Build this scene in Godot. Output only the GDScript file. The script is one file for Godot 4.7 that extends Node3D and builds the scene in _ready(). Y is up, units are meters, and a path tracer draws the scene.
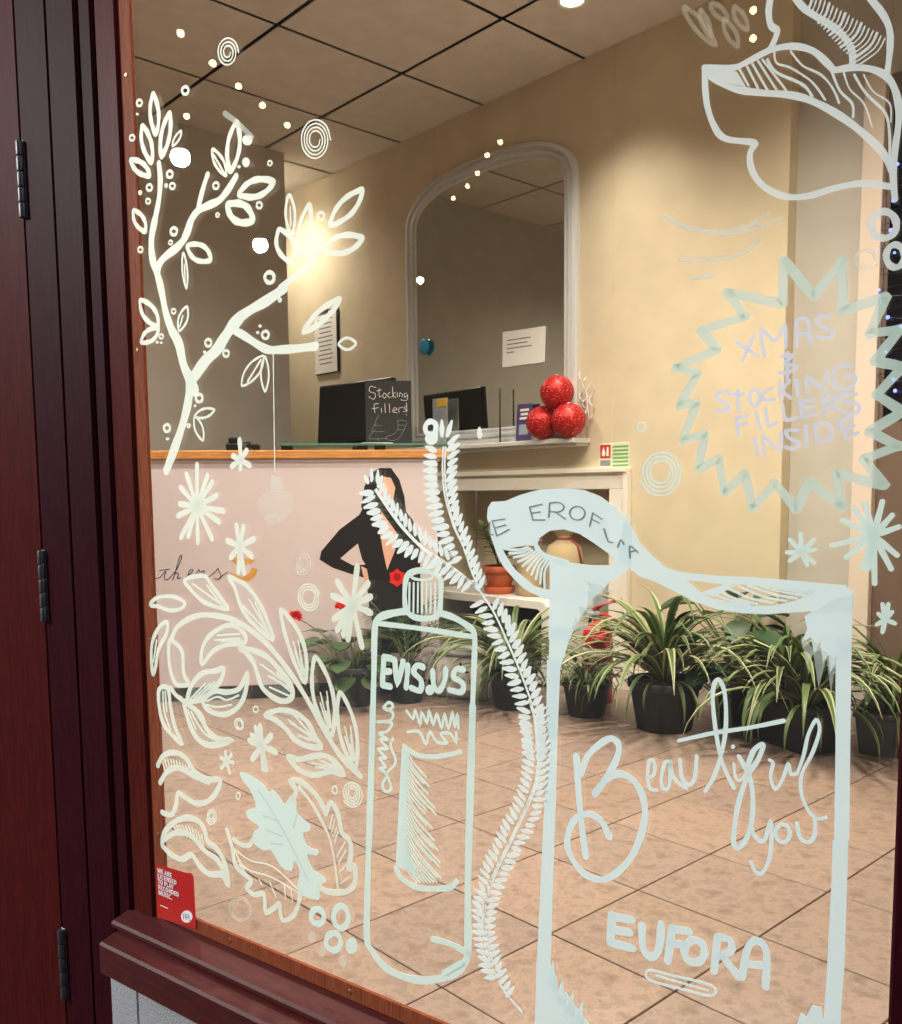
extends Node3D

# A salon shop window with white Christmas paintings, seen obliquely from the pavement; the reception room lies behind the glass.
const UP := Vector3.UP
const ALONG := Vector3(0.980766, 0, -0.195189)      # along the window, to the right
const OUT := Vector3(0.195189, 0, 0.980766)         # out of the window, to the street
const PANE := Vector3(1.017578, 0, 0.461208)        # a point of the outer glass face
const CTR_AT := Vector3(-2.5497, 0, -0.3801)        # foot of the counter front
const CTR_DIR := Vector3(0.5745, 0, -0.8185)
const CTR_OUT := Vector3(0.8185, 0, 0.5745)
const CEIL := 2.843
const BACK := -2.0
const STREET := -0.45

var M := {}
var names := {}
var last_part := {}
var rng := RandomNumberGenerator.new()
var cache := {}

# ------------------------------------------------------------------ naming
func numbered(called: String) -> String:
	var n: int = names.get(called, 0)
	names[called] = n + 1
	return called if n == 0 else "%s_%03d" % [called, n]

func thing(called: String, label: String, category: String, at := Vector3.ZERO, turn := Basis.IDENTITY, group := "") -> Node3D:
	var o := Node3D.new()
	o.name = numbered(called)
	add_child(o)
	o.transform = Transform3D(turn, at)
	o.set_meta("label", label)
	o.set_meta("category", category)
	if group != "":
		o.set_meta("group", group)
	return o

func setting(called: String) -> Node3D:
	var o := Node3D.new()
	o.name = numbered(called)
	add_child(o)
	o.set_meta("kind", "structure")
	return o

func part(parent: Node3D, called: String, mesh: Mesh, m: Material, at := Vector3.ZERO, turn := Basis.IDENTITY) -> MeshInstance3D:
	var o := MeshInstance3D.new()
	o.name = called
	o.mesh = mesh
	o.material_override = m
	o.transform = Transform3D(turn, at)
	parent.add_child(o, true)
	return o

func win(u: float, v: float, n := 0.0) -> Vector3:
	return PANE + ALONG * u + OUT * n + UP * v

func win_basis() -> Basis:
	return Basis(ALONG, UP, OUT)

func ctr(s: float, y: float, off := 0.0) -> Vector3:
	return CTR_AT + CTR_DIR * s + CTR_OUT * off + UP * y

func ctr_basis() -> Basis:
	return Basis(CTR_DIR, UP, CTR_OUT)

# ------------------------------------------------------------------ materials
func srgb(r: int, g: int, b: int, a := 1.0) -> Color:
	return Color(r / 255.0, g / 255.0, b / 255.0, a)

func mat(key: String, c: Color, rough := 0.6, metal := 0.0) -> StandardMaterial3D:
	var m := StandardMaterial3D.new()
	m.resource_name = key
	m.albedo_color = c
	m.roughness = rough
	m.metallic = metal
	M[key] = m
	return m

func noise_tex(freq: float, seed_: int, stops: Array, octaves := 4, size := 512, kind := FastNoiseLite.TYPE_SIMPLEX_SMOOTH) -> NoiseTexture2D:
	var n := FastNoiseLite.new()
	n.noise_type = kind
	n.seed = seed_
	n.frequency = freq
	n.fractal_octaves = octaves
	var t := NoiseTexture2D.new()
	t.width = size
	t.height = size
	t.seamless = true
	t.noise = n
	if not stops.is_empty():
		var g := Gradient.new()
		var offs := PackedFloat32Array()
		var cols := PackedColorArray()
		for s in stops:
			offs.append(s[0])
			cols.append(s[1])
		g.offsets = offs
		g.colors = cols
		t.color_ramp = g
	return t

func tri(m: StandardMaterial3D, tex: Texture2D, scale: Vector3, world := false) -> StandardMaterial3D:
	m.albedo_texture = tex
	m.uv1_triplanar = true
	m.uv1_world_triplanar = world
	m.uv1_scale = scale
	return m

func relief(m: StandardMaterial3D, tex: Texture2D, depth: float) -> void:
	m.heightmap_enabled = true
	m.heightmap_texture = tex
	m.heightmap_scale = depth

func paint_mat(key: String, c: Color) -> void:
	var m := mat(key, c, 0.62)
	m.backlight_enabled = true
	m.backlight = Color(0.42, 0.42, 0.42)
	if c.a < 1.0:
		m.transparency = BaseMaterial3D.TRANSPARENCY_ALPHA

func glow(key: String, c: Color, power: float) -> void:
	var m := mat(key, c, 0.4)
	m.emission_enabled = true
	m.emission = c
	m.emission_energy_multiplier = power

func make_materials() -> void:
	var grain := noise_tex(0.012, 5, [[0.0, Color(0.72, 0.7, 0.7)], [0.45, Color(1, 1, 1)], [0.7, Color(0.86, 0.83, 0.82)], [1.0, Color(1, 0.97, 0.95)]], 5)
	var fine := noise_tex(0.03, 9, [], 3)
	tri(mat("door_wood", srgb(70, 20, 18), 0.5), grain, Vector3(9, 0.8, 9))
	tri(mat("post_wood", srgb(50, 14, 22), 0.5), grain, Vector3(11, 0.9, 11))
	tri(mat("frame_wood", srgb(80, 28, 24), 0.45), grain, Vector3(13, 1.0, 13))
	tri(mat("bead_wood", srgb(138, 72, 50), 0.5), grain, Vector3(14, 1.2, 14))
	tri(mat("sill_wood", srgb(76, 24, 22), 0.52), grain, Vector3(1.0, 9, 9))
	tri(mat("counter_wood", srgb(214, 152, 88), 0.4), grain, Vector3(0.7, 12, 12))
	for k in ["door_wood", "post_wood", "frame_wood", "bead_wood"]:
		M[k].metallic_specular = 0.1
	M.sill_wood.metallic_specular = 0.3
	mat("hinge", srgb(78, 74, 76), 0.45, 0.7)
	mat("brass", srgb(140, 104, 60), 0.4, 0.8)
	var speck := noise_tex(0.35, 21, [[0.0, srgb(60, 58, 60)], [0.36, srgb(134, 130, 132)], [0.6, srgb(172, 168, 170)], [1.0, srgb(214, 212, 212)]], 2)
	tri(mat("granite", srgb(255, 252, 255), 0.6), speck, Vector3(1.7, 1.7, 1.7), true)
	tri(mat("paving", srgb(96, 94, 94), 0.8), speck, Vector3(1.2, 1.2, 1.2), true)
	mat("grout", srgb(88, 62, 48), 0.9)
	tri(mat("facade", srgb(38, 34, 34), 0.9), speck, Vector3(0.6, 0.6, 0.6), true)
	var clay := noise_tex(0.008, 33, [[0.0, srgb(112, 100, 94)], [0.3, srgb(140, 124, 116)], [0.5, srgb(158, 140, 131)], [0.68, srgb(134, 122, 116)], [0.85, srgb(150, 135, 126)], [1.0, srgb(118, 109, 105)]], 6, 1024)
	clay.noise.fractal_gain = 0.68
	var mott := noise_tex(0.02, 35, [], 4)
	for k in 4:
		var f: Array = [[244, 236, 231], [253, 245, 240], [248, 243, 240], [241, 236, 234]][k]
		var fm := tri(mat("floor_tile_%d" % k, srgb(f[0], f[1], f[2]), 0.42), clay, Vector3(1.5, 1.5, 1.5), true)
		fm.uv1_offset = Vector3(0.37 * k, 0.2 * k, 0.61 * k)
		relief(fm, mott, 0.08)
	var plaster := noise_tex(0.01, 41, [[0.0, Color(0.95, 0.95, 0.95)], [1.0, Color(1, 1, 1)]], 4)
	tri(mat("wall_cream", srgb(216, 203, 178), 0.85), plaster, Vector3(0.8, 0.8, 0.8), true)
	tri(mat("wall_taupe", srgb(194, 190, 184), 0.7), plaster, Vector3(0.8, 0.8, 0.8), true)
	tri(mat("ceiling_panel", srgb(226, 219, 214), 0.85), plaster, Vector3(1.2, 1.2, 1.2), true)
	mat("ceiling_bar", srgb(160, 150, 142), 0.6)
	mat("white_paint", srgb(238, 234, 226), 0.45)
	mat("white_gloss", srgb(240, 238, 234), 0.25)
	mat("shelf_silver", srgb(214, 214, 212), 0.4, 0.1)
	mat("silver", srgb(218, 221, 226), 0.32, 0.25)
	mat("silver_dark", srgb(150, 150, 150), 0.35, 0.75)
	mat("mirror", srgb(214, 216, 210), 0.015, 1.0)
	mat("counter_pink", srgb(210, 198, 204), 0.5)
	mat("plinth_black", srgb(24, 24, 24), 0.4)
	mat("counter_inner", srgb(120, 100, 84), 0.7)
	mat("black_plastic", srgb(22, 22, 24), 0.35)
	mat("screen", srgb(10, 10, 12), 0.12)
	mat("board_black", srgb(34, 34, 38), 0.8)
	mat("paper", srgb(240, 240, 240), 0.8)
	mat("paper_text", srgb(140, 140, 145), 0.8)
	mat("steel", srgb(170, 172, 174), 0.3, 0.9)
	var gl := mat("shelf_glass", Color(0.55, 0.78, 0.72, 0.35), 0.05)
	gl.transparency = BaseMaterial3D.TRANSPARENCY_ALPHA
	mat("glass_edge", srgb(70, 132, 118), 0.2)
	var pane := mat("window_glass", Color(0.2, 0.24, 0.22, 0.004), 0.0)
	pane.transparency = BaseMaterial3D.TRANSPARENCY_ALPHA
	mat("terracotta", srgb(190, 98, 62), 0.8)
	mat("pot_grey", srgb(38, 42, 44), 0.55)
	mat("pot_slate", srgb(62, 68, 72), 0.5)
	mat("soil", srgb(50, 38, 30), 0.95)
	mat("sack", srgb(178, 160, 126), 0.9)
	mat("ribbon_red", srgb(150, 60, 60), 0.6)
	mat("red_metal", srgb(196, 30, 42), 0.3)
	mat("red_dark", srgb(150, 20, 30), 0.35)
	mat("label_white", srgb(232, 232, 228), 0.6)
	mat("sign_green", srgb(120, 170, 110), 0.6)
	mat("sign_pale", srgb(216, 226, 196), 0.7)
	mat("sign_red", srgb(196, 40, 46), 0.6)
	mat("blue_foil", srgb(40, 150, 210), 0.35)
	mat("purple_card", srgb(70, 58, 110), 0.6)
	mat("yellow_card", srgb(236, 190, 50), 0.6)
	mat("leaflet_blue", srgb(150, 160, 178), 0.6)
	mat("door_brown", srgb(112, 94, 84), 0.5)
	mat("door_glass", srgb(26, 26, 32), 0.08)
	mat("pink_trim", srgb(218, 204, 194), 0.6)
	mat("plastic_grey", srgb(168, 172, 174), 0.4)
	# glitter of the baubles
	var gn := noise_tex(0.11, 51, [[0.0, srgb(90, 6, 10)], [0.5, srgb(188, 22, 28)], [0.72, srgb(214, 40, 40)], [0.86, srgb(255, 170, 150)], [1.0, srgb(255, 220, 205)]], 2, 256)
	var gm := tri(mat("glitter_red", Color.WHITE, 0.38, 0.35), gn, Vector3(3, 3, 3))
	relief(gm, gn, 0.4)
	# paint on the glass
	paint_mat("cream", srgb(238, 236, 218, 0.92))
	paint_mat("mint", srgb(226, 240, 228, 0.94))
	paint_mat("white", srgb(244, 246, 240, 0.97))
	paint_mat("ice", srgb(232, 243, 240, 0.95))
	paint_mat("burst", srgb(206, 226, 214, 0.72))
	paint_mat("lavender", srgb(222, 224, 246, 0.78))
	paint_mat("petal", srgb(226, 228, 224, 0.82))
	paint_mat("wash", srgb(220, 228, 218, 0.34))
	paint_mat("veil", srgb(222, 232, 220, 0.14))
	paint_mat("faint", srgb(210, 216, 210, 0.45))
	paint_mat("ghost", srgb(196, 182, 156, 0.3))
	paint_mat("grey", srgb(196, 214, 202))
	paint_mat("pencil", srgb(128, 140, 140))
	# print on the counter front, chalk, sticker
	mat("print_black", srgb(22, 22, 28), 0.5)
	mat("print_pink", srgb(210, 196, 200), 0.5)
	mat("print_skin", srgb(224, 178, 156), 0.5)
	mat("print_red", srgb(226, 36, 30), 0.5)
	mat("print_crimson", srgb(160, 14, 18), 0.5)
	mat("print_ink", srgb(44, 40, 58), 0.5)
	mat("print_gold", srgb(212, 160, 80), 0.45)
	mat("print_gold_pale", srgb(222, 196, 170), 0.5)
	mat("chalk", srgb(206, 206, 206), 0.9)
	mat("chalk_dim", srgb(128, 130, 132), 0.9)
	mat("sticker_red", srgb(184, 16, 6), 0.4)
	mat("sticker_white", srgb(236, 226, 226), 0.4)
	mat("sticker_purple", srgb(110, 40, 110), 0.4)
	# leaves
	for k in ["leaf", "leaf_dark", "leaf_olive"]:
		var lm := mat(k, Color.WHITE, 0.45)
		lm.vertex_color_use_as_albedo = true
		lm.backlight_enabled = true
		lm.backlight = Color(0.3, 0.34, 0.16)
	M.leaf_dark.albedo_color = srgb(200, 215, 200)
	M.leaf_olive.albedo_color = srgb(225, 225, 190)
	mat("stem_green", srgb(96, 112, 62), 0.6)
	mat("carnation", srgb(224, 30, 26), 0.7)
	# lamps
	glow("lamp_warm", Color(1.0, 0.93, 0.8), 9.0)
	glow("bulb_warm", Color(1.0, 0.88, 0.62), 30.0)
	glow("lamp_street", Color(0.96, 1.0, 0.98), 150.0)
	glow("bulb_blue", Color(0.45, 0.55, 1.0), 2.2)

# ------------------------------------------------------------------ meshes
func commit(st: SurfaceTool) -> ArrayMesh:
	st.generate_normals()
	return st.commit()

func begin(flat := true) -> SurfaceTool:
	var st := SurfaceTool.new()
	st.begin(Mesh.PRIMITIVE_TRIANGLES)
	st.set_smooth_group(-1 if flat else 0)
	return st

func quad(st: SurfaceTool, a: Vector3, b: Vector3, c: Vector3, d: Vector3) -> void:
	for p in [a, c, b, a, d, c]:
		st.add_vertex(p)

# box with chamfered edges, centred at c (added to st)
func bev(st: SurfaceTool, c: Vector3, size: Vector3, b := 0.004) -> void:
	var h := size / 2
	b = minf(b, minf(h.x, minf(h.y, h.z)) * 0.9)
	var pts := {}
	for sx in [-1, 1]:
		for sy in [-1, 1]:
			for sz in [-1, 1]:
				var s := Vector3(sx, sy, sz)
				for ax in 3:
					var p := s * (h - Vector3.ONE * b)
					p[ax] = s[ax] * h[ax]
					pts[[sx, sy, sz, ax]] = c + p
	for ax in 3:
		var i := (ax + 1) % 3
		var j := (ax + 2) % 3
		for s in [-1, 1]:
			var q := []
			for e in [[-1, -1], [1, -1], [1, 1], [-1, 1]]:
				var k := [0, 0, 0]
				k[ax] = s
				k[i] = e[0]
				k[j] = e[1]
				q.append(pts[[k[0], k[1], k[2], ax]])
			if s < 0:
				q.reverse()
			quad(st, q[0], q[1], q[2], q[3])
		# chamfers along axis ax between faces i and j
		for si in [-1, 1]:
			for sj in [-1, 1]:
				var q2 := []
				for e in [[-1, i], [1, i], [1, j], [-1, j]]:
					var k2 := [0, 0, 0]
					k2[ax] = e[0]
					k2[i] = si
					k2[j] = sj
					q2.append(pts[[k2[0], k2[1], k2[2], e[1]]])
				if si * sj > 0:
					q2.reverse()
				quad(st, q2[0], q2[1], q2[2], q2[3])
	for sx in [-1, 1]:
		for sy in [-1, 1]:
			for sz in [-1, 1]:
				var t := [pts[[sx, sy, sz, 0]], pts[[sx, sy, sz, 1]], pts[[sx, sy, sz, 2]]]
				if sx * sy * sz > 0:
					t.reverse()
				for p in t:
					st.add_vertex(p)

func box(size: Vector3, b := 0.004) -> ArrayMesh:
	var key := [size, b]
	if not cache.has(key):
		var st := begin()
		bev(st, Vector3.ZERO, size, b)
		cache[key] = commit(st)
	return cache[key]

func span(lo: Vector3, hi: Vector3, b := 0.004) -> ArrayMesh:
	var st := begin()
	bev(st, (lo + hi) / 2, (hi - lo).abs(), b)
	return commit(st)

# profile: [radius, height] pairs turned round y
func lathe(profile: Array, segs := 24) -> ArrayMesh:
	var st := begin(false)
	for i in profile.size() - 1:
		var sharp := absf(profile[i][0] - profile[i + 1][0]) > absf(profile[i][1] - profile[i + 1][1]) * 2.5 and absf(profile[i][1] - profile[i + 1][1]) < 0.002
		st.set_smooth_group(-1 if sharp else 0)
		for k in segs:
			var a := TAU * k / segs
			var b := TAU * (k + 1) / segs
			var p := [Vector3(cos(a) * profile[i][0], profile[i][1], sin(a) * profile[i][0]), Vector3(cos(b) * profile[i][0], profile[i][1], sin(b) * profile[i][0]),
				Vector3(cos(b) * profile[i + 1][0], profile[i + 1][1], sin(b) * profile[i + 1][0]), Vector3(cos(a) * profile[i + 1][0], profile[i + 1][1], sin(a) * profile[i + 1][0])]
			quad(st, p[3], p[2], p[1], p[0])
	return commit(st)

func tube(path: Array, r: float, segs := 8, r_end := -1.0) -> ArrayMesh:
	var st := begin(false)
	var rings := []
	for i in path.size():
		var t: Vector3 = (path[mini(i + 1, path.size() - 1)] - path[maxi(i - 1, 0)]).normalized()
		var side := t.cross(UP)
		if side.length() < 0.05:
			side = t.cross(Vector3.RIGHT)
		side = side.normalized()
		var up := side.cross(t)
		var rr := r if r_end < 0 else lerpf(r, r_end, float(i) / (path.size() - 1))
		var ring := []
		for k in segs:
			var a := TAU * k / segs
			ring.append(path[i] + (side * cos(a) + up * sin(a)) * rr)
		rings.append(ring)
	for i in rings.size() - 1:
		for k in segs:
			var k2 := (k + 1) % segs
			quad(st, rings[i][k], rings[i][k2], rings[i + 1][k2], rings[i + 1][k])
	for k in range(1, segs - 1):
		for p in [rings[0][0], rings[0][k], rings[0][k + 1], rings[-1][0], rings[-1][k + 1], rings[-1][k]]:
			st.add_vertex(p)
	return commit(st)

func ball(r: float, segs := 24, rings := 12) -> ArrayMesh:
	var prof := []
	for i in rings + 1:
		var a := PI * i / rings - PI / 2
		prof.append([maxf(cos(a) * r, 0.0001), sin(a) * r])
	return lathe(prof, segs)

# flat polygon in the xy plane, thickness t towards +z starting at z0
func plate(st: SurfaceTool, poly: PackedVector2Array, z0: float, t: float) -> void:
	var idx := Geometry2D.triangulate_polygon(poly)
	var cw := Geometry2D.is_polygon_clockwise(poly)
	for i in range(0, idx.size(), 3):
		var a := poly[idx[i]]
		var b := poly[idx[i + 1]]
		var c := poly[idx[i + 2]]
		if (b - a).cross(c - a) > 0:
			var s := b
			b = c
			c = s
		for p in [a, b, c]:
			st.add_vertex(Vector3(p.x, p.y, z0 + t))
	for i in poly.size():
		var a2 := poly[i]
		var b2 := poly[(i + 1) % poly.size()]
		if cw:
			var s2 := a2
			a2 = b2
			b2 = s2
		quad(st, Vector3(a2.x, a2.y, z0), Vector3(b2.x, b2.y, z0), Vector3(b2.x, b2.y, z0 + t), Vector3(a2.x, a2.y, z0 + t))

func solid(poly: Array, t: float) -> ArrayMesh:
	var st := begin()
	plate(st, PackedVector2Array(poly), 0, t)
	return commit(st)

func smooth_path(p: PackedVector2Array, closed: bool, steps := 4) -> PackedVector2Array:
	var n := p.size()
	if n < 3:
		return p
	var o := PackedVector2Array()
	var last := n if closed else n - 1
	for i in last:
		var p0 := p[(i - 1 + n) % n] if closed or i > 0 else p[0]
		var p1 := p[i]
		var p2 := p[(i + 1) % n]
		var p3 := p[(i + 2) % n] if closed or i + 2 < n else p[n - 1]
		for k in steps:
			o.append(p1.cubic_interpolate(p2, p0, p3, float(k) / steps))
	if not closed:
		o.append(p[n - 1])
	return o

# a brush stroke: a ribbon with round ends, raised t above the surface
func ribbon(pts: PackedVector2Array, w: float, closed: bool, z0: float, t: float) -> ArrayMesh:
	var p := smooth_path(pts, closed, 4 if pts.size() < 30 else 3)
	var st := begin()
	var n := p.size()
	var l := PackedVector2Array()
	var r := PackedVector2Array()
	for i in n:
		var a := p[(i - 1 + n) % n] if closed or i > 0 else p[i]
		var b := p[(i + 1) % n] if closed or i < n - 1 else p[i]
		var d1 := (p[i] - a).normalized()
		var d2 := (b - p[i]).normalized()
		var d := (d1 + d2).normalized()
		if d.length() < 0.1:
			d = d1 if d1.length() > 0.1 else d2
		var side := Vector2(-d.y, d.x)
		var c := maxf(absf(side.dot(Vector2(-d2.y, d2.x))), 0.62) if i > 0 and i < n - 1 else 1.0
		# the hand presses unevenly
		var ww := w * 0.5 * (1.0 + 0.09 * sin(i * 0.9 + w * 900.0)) / c
		l.append(p[i] + side * ww)
		r.append(p[i] - side * ww)
	var last := n if closed else n - 1
	for i in last:
		var j := (i + 1) % n
		var z1 := z0 + t
		quad(st, Vector3(r[i].x, r[i].y, z1), Vector3(r[j].x, r[j].y, z1), Vector3(l[j].x, l[j].y, z1), Vector3(l[i].x, l[i].y, z1))
		quad(st, Vector3(r[i].x, r[i].y, z0), Vector3(r[j].x, r[j].y, z0), Vector3(r[j].x, r[j].y, z1), Vector3(r[i].x, r[i].y, z1))
		quad(st, Vector3(l[j].x, l[j].y, z0), Vector3(l[i].x, l[i].y, z0), Vector3(l[i].x, l[i].y, z1), Vector3(l[j].x, l[j].y, z1))
	if not closed:
		for e in [0, n - 1]:
			var out := (p[0] - p[1]).normalized() if e == 0 else (p[n - 1] - p[n - 2]).normalized()
			var hw := l[e].distance_to(r[e]) / 2
			var side2 := Vector2(-out.y, out.x)
			for k in 5:
				var a0 := PI * k / 5 - PI / 2
				var a1 := PI * (k + 1) / 5 - PI / 2
				var q0 := p[e] + (out * cos(a0) + side2 * sin(a0)) * hw
				var q1 := p[e] + (out * cos(a1) + side2 * sin(a1)) * hw
				for v in [p[e], q1, q0]:
					st.add_vertex(Vector3(v.x, v.y, z0 + t))
	return commit(st)

# ------------------------------------------------------------------ drawings; coordinates in tenths of a millimetre on their surface
func drawing(called: String, label: String, category: String, group: String, u: int, v: int) -> Node3D:
	var at := win(-1.29 + u * 1e-4, 0.2 + v * 1e-4)
	var d := thing(called, label, category, at, win_basis(), group)
	d.set_meta("origin", Vector2(u, v))
	d.set_meta("lift", 0.0004)
	return d

func owner_of(d: Node3D, called: String) -> Node3D:
	return last_part[d] if called.begins_with(">") and last_part.has(d) else d

func added(d: Node3D, called: String, mesh: Mesh, key: String) -> MeshInstance3D:
	var o := part(owner_of(d, called), called.trim_prefix(">"), mesh, M[key])
	if not called.begins_with(">"):
		last_part[d] = o
	return o

func points(d: Node3D, l: Array) -> PackedVector2Array:
	var org: Vector2 = d.get_meta("origin")
	var p := PackedVector2Array()
	for i in range(0, l.size(), 2):
		p.append((Vector2(l[i], l[i + 1]) - org) * 1e-4)
	return p

func lift(d: Node3D) -> float:
	var n: int = d.get_meta("count", 0)
	d.set_meta("count", n + 1)
	return float(d.get_meta("lift")) + 0.000012 * minf(n, 200)

func line(d: Node3D, called: String, key: String, w: int, closed: bool, l: Array) -> void:
	added(d, called, ribbon(points(d, l), w * 1e-4, closed, lift(d) - 0.0003, 0.0004), key)

func fill(d: Node3D, called: String, key: String, l: Array) -> void:
	var st := begin()
	plate(st, points(d, l), lift(d) - 0.0003, 0.0004)
	added(d, called, commit(st), key)

func leaflets(d: Node3D, key: String, l: Array) -> void:
	var forms := []
	for k in 3:
		var poly := PackedVector2Array()
		for i in 12:
			var a := TAU * i / 12
			var x := cos(a) * 0.5
			poly.append(Vector2(x, sin(a) * 0.5 * (1.0 - 0.35 * x * (1 + k * 0.4)) * (0.9 + 0.12 * sin(i * 2.3 + k))))
		var st := begin()
		plate(st, poly, 0, 0.0004)
		forms.append(commit(st))
	var org: Vector2 = d.get_meta("origin")
	for i in range(0, l.size(), 5):
		var a := (Vector2(l[i], l[i + 1]) - org) * 1e-4
		var b := (Vector2(l[i + 2], l[i + 3]) - org) * 1e-4
		var x := b - a
		var y: Vector2 = Vector2(-x.y, x.x).normalized() * float(l[i + 4]) * 1e-4
		part(d, "leaflet", forms[(i / 5) % 3], M[key], Vector3((a.x + b.x) / 2, (a.y + b.y) / 2, lift(d) + 0.0002), Basis(Vector3(x.x, x.y, 0), Vector3(y.x, y.y, 0), Vector3(0, 0, 1)))

# ------------------------------------------------------------------ plants
# a strap leaf that rises and arches over along +x; striped with pale margins
func strap(length: float, width: float, rise: float, droop: float, mid: Color, rim: Color) -> ArrayMesh:
	var st := begin(false)
	var n := 9
	var p := Vector3.ZERO
	var rows := []
	for i in n + 1:
		var t := float(i) / n
		var a := rise - droop * pow(t, 1.4)
		var w := width * 0.5 * clampf(minf(0.55 + t * 1.6, (1.0 - t) * 2.4 + 0.04), 0.0, 1.0)
		var nrm := Vector3(-sin(a), cos(a), 0)
		rows.append([p - Vector3(0, 0, w) + nrm * w * 0.35, p - Vector3(0, 0, w * 0.5) + nrm * w * 0.1, p + Vector3(0, 0, w * 0.5) + nrm * w * 0.1, p + Vector3(0, 0, w) + nrm * w * 0.35])
		p += Vector3(cos(a), sin(a), 0) * length / n
	for i in n:
		for k in 3:
			st.set_color(mid if k == 1 else rim)
			st.set_smooth_group(k)
			quad(st, rows[i][k + 1], rows[i][k], rows[i + 1][k], rows[i + 1][k + 1])
	return commit(st)

# a broad leaf lying along +x with a pointed tip
func blade(length: float, width: float, c: Color, heart := 0.0, fold := 0.25) -> ArrayMesh:
	var st := begin(false)
	st.set_color(c)
	var n := 7
	var rows := []
	for i in n + 1:
		var t := float(i) / n
		var w := width * 0.5 * pow(sin(PI * clampf(t * (1.0 - heart) + heart * 0.5, 0.001, 1.0)), 0.8) * (1.0 if t < 0.999 else 0.05)
		var y := -0.35 * length * t * t
		rows.append([Vector3(t * length, y + w * fold, -w), Vector3(t * length, y, 0), Vector3(t * length, y + w * fold, w)])
	for i in n:
		for k in 2:
			quad(st, rows[i][k + 1], rows[i][k], rows[i + 1][k], rows[i + 1][k + 1])
	return commit(st)

# leaves that hang over the rim of a pot
func skirt(t: Node3D, centre: Vector3, r: float, count: int, size: float) -> void:
	for k in count:
		var yaw := TAU * k / count + rng.randf_range(-0.25, 0.25)
		var out := Vector3(cos(yaw), 0, -sin(yaw))
		if (t.transform * (centre + out * (r + 0.2 * size))).z < BACK + 0.05:
			continue
		part(t, "leaf", straps[rng.randi_range(0, 8)], M.leaf, centre + out * r * 0.8, Basis(UP, yaw) * Basis(Vector3(0, 0, 1), -0.75) * Basis.from_scale(Vector3.ONE * size * rng.randf_range(0.7, 1.1)))

var straps := []
func spider_plant(t: Node3D, base: Vector3, count: int, size: float, upright := 0.0) -> void:
	if straps.is_empty():
		var mids := [Color(0.05, 0.11, 0.03), Color(0.08, 0.15, 0.045), Color(0.04, 0.09, 0.025)]
		var rims := [Color(0.24, 0.28, 0.13), Color(0.34, 0.35, 0.2), Color(0.12, 0.17, 0.07)]
		for k in 9:
			straps.append(strap([0.3, 0.36, 0.42][k % 3], 0.019, [1.25, 1.0, 0.75][k / 3], [2.3, 2.0, 2.5][(k + k / 3) % 3], mids[k % 3], rims[(k / 3 + k) % 3]))
	for i in count:
		var yaw := TAU * i / count + rng.randf_range(-0.3, 0.3)
		var s := size * rng.randf_range(0.75, 1.2)
		var tip := rng.randf_range(-0.25, 0.3) + upright
		var back := t.transform.basis * Vector3(cos(yaw), 0, -sin(yaw))
		var room := (t.transform * base).z - BACK - 0.04
		if back.z < 0.0:
			s = minf(s, maxf(0.3, room / (0.4 * -back.z)))
		part(t, "leaf", straps[rng.randi_range(0, 8)], M.leaf, base + Vector3(cos(yaw), 0, -sin(yaw)) * 0.02, Basis(UP, yaw) * Basis(Vector3(0, 0, 1), tip) * Basis.from_scale(Vector3(s, s, s * rng.randf_range(0.85, 1.2))))

func stalk(from: Vector3, to: Vector3, bow: float) -> Array:
	var l := []
	for i in 6:
		var t := i / 5.0
		var p := from.lerp(to, t)
		p.y += sin(PI * t) * bow
		l.append(p)
	return l

func pot_profile(r: float, h: float) -> Array:
	return [[0.001, 0.0], [r * 0.72, 0.0], [r * 0.74, 0.004], [r * 0.93, h * 0.84], [r * 0.95, h * 0.85], [r, h * 0.86], [r, h - 0.003], [r - 0.003, h], [r * 0.9, h], [r * 0.88, h * 0.9]]

func planter(called: String, label: String, at: Vector3, r: float, h: float, key := "pot_grey") -> Node3D:
	var t := thing(called, label, "plant", at)
	part(t, "pot", lathe(pot_profile(r, h), 28), M[key])
	part(t, "soil", lathe([[0.001, h * 0.9], [r * 0.9, h * 0.88]], 20), M.soil)
	return t

func trough(called: String, label: String, at: Vector3, turn: float, l: float, w: float, h: float, key: String) -> Node3D:
	var t := thing(called, label, "plant", at, Basis(UP, turn))
	var st := begin()
	# tapered walls
	var k := 0.86
	var lo := [Vector3(-l / 2 * k, 0, -w / 2 * k), Vector3(l / 2 * k, 0, -w / 2 * k), Vector3(l / 2 * k, 0, w / 2 * k), Vector3(-l / 2 * k, 0, w / 2 * k)]
	var hi := []
	for p in lo:
		hi.append(Vector3(p.x / k, h * 0.88, p.z / k))
	for i in 4:
		var j := (i + 1) % 4
		quad(st, lo[i], lo[j], hi[j], hi[i])
	quad(st, lo[3], lo[2], lo[1], lo[0])
	bev(st, Vector3(0, h * 0.94, w / 2), Vector3(l + 0.02, h * 0.12, 0.014), 0.003)
	bev(st, Vector3(0, h * 0.94, -w / 2), Vector3(l + 0.02, h * 0.12, 0.014), 0.003)
	bev(st, Vector3(l / 2, h * 0.94, 0), Vector3(0.014, h * 0.12, w), 0.003)
	bev(st, Vector3(-l / 2, h * 0.94, 0), Vector3(0.014, h * 0.12, w), 0.003)
	part(t, "pot", commit(st), M[key])
	part(t, "soil", box(Vector3(l - 0.015, 0.01, w - 0.015), 0.002), M.soil, Vector3(0, h * 0.85, 0))
	return t

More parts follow.
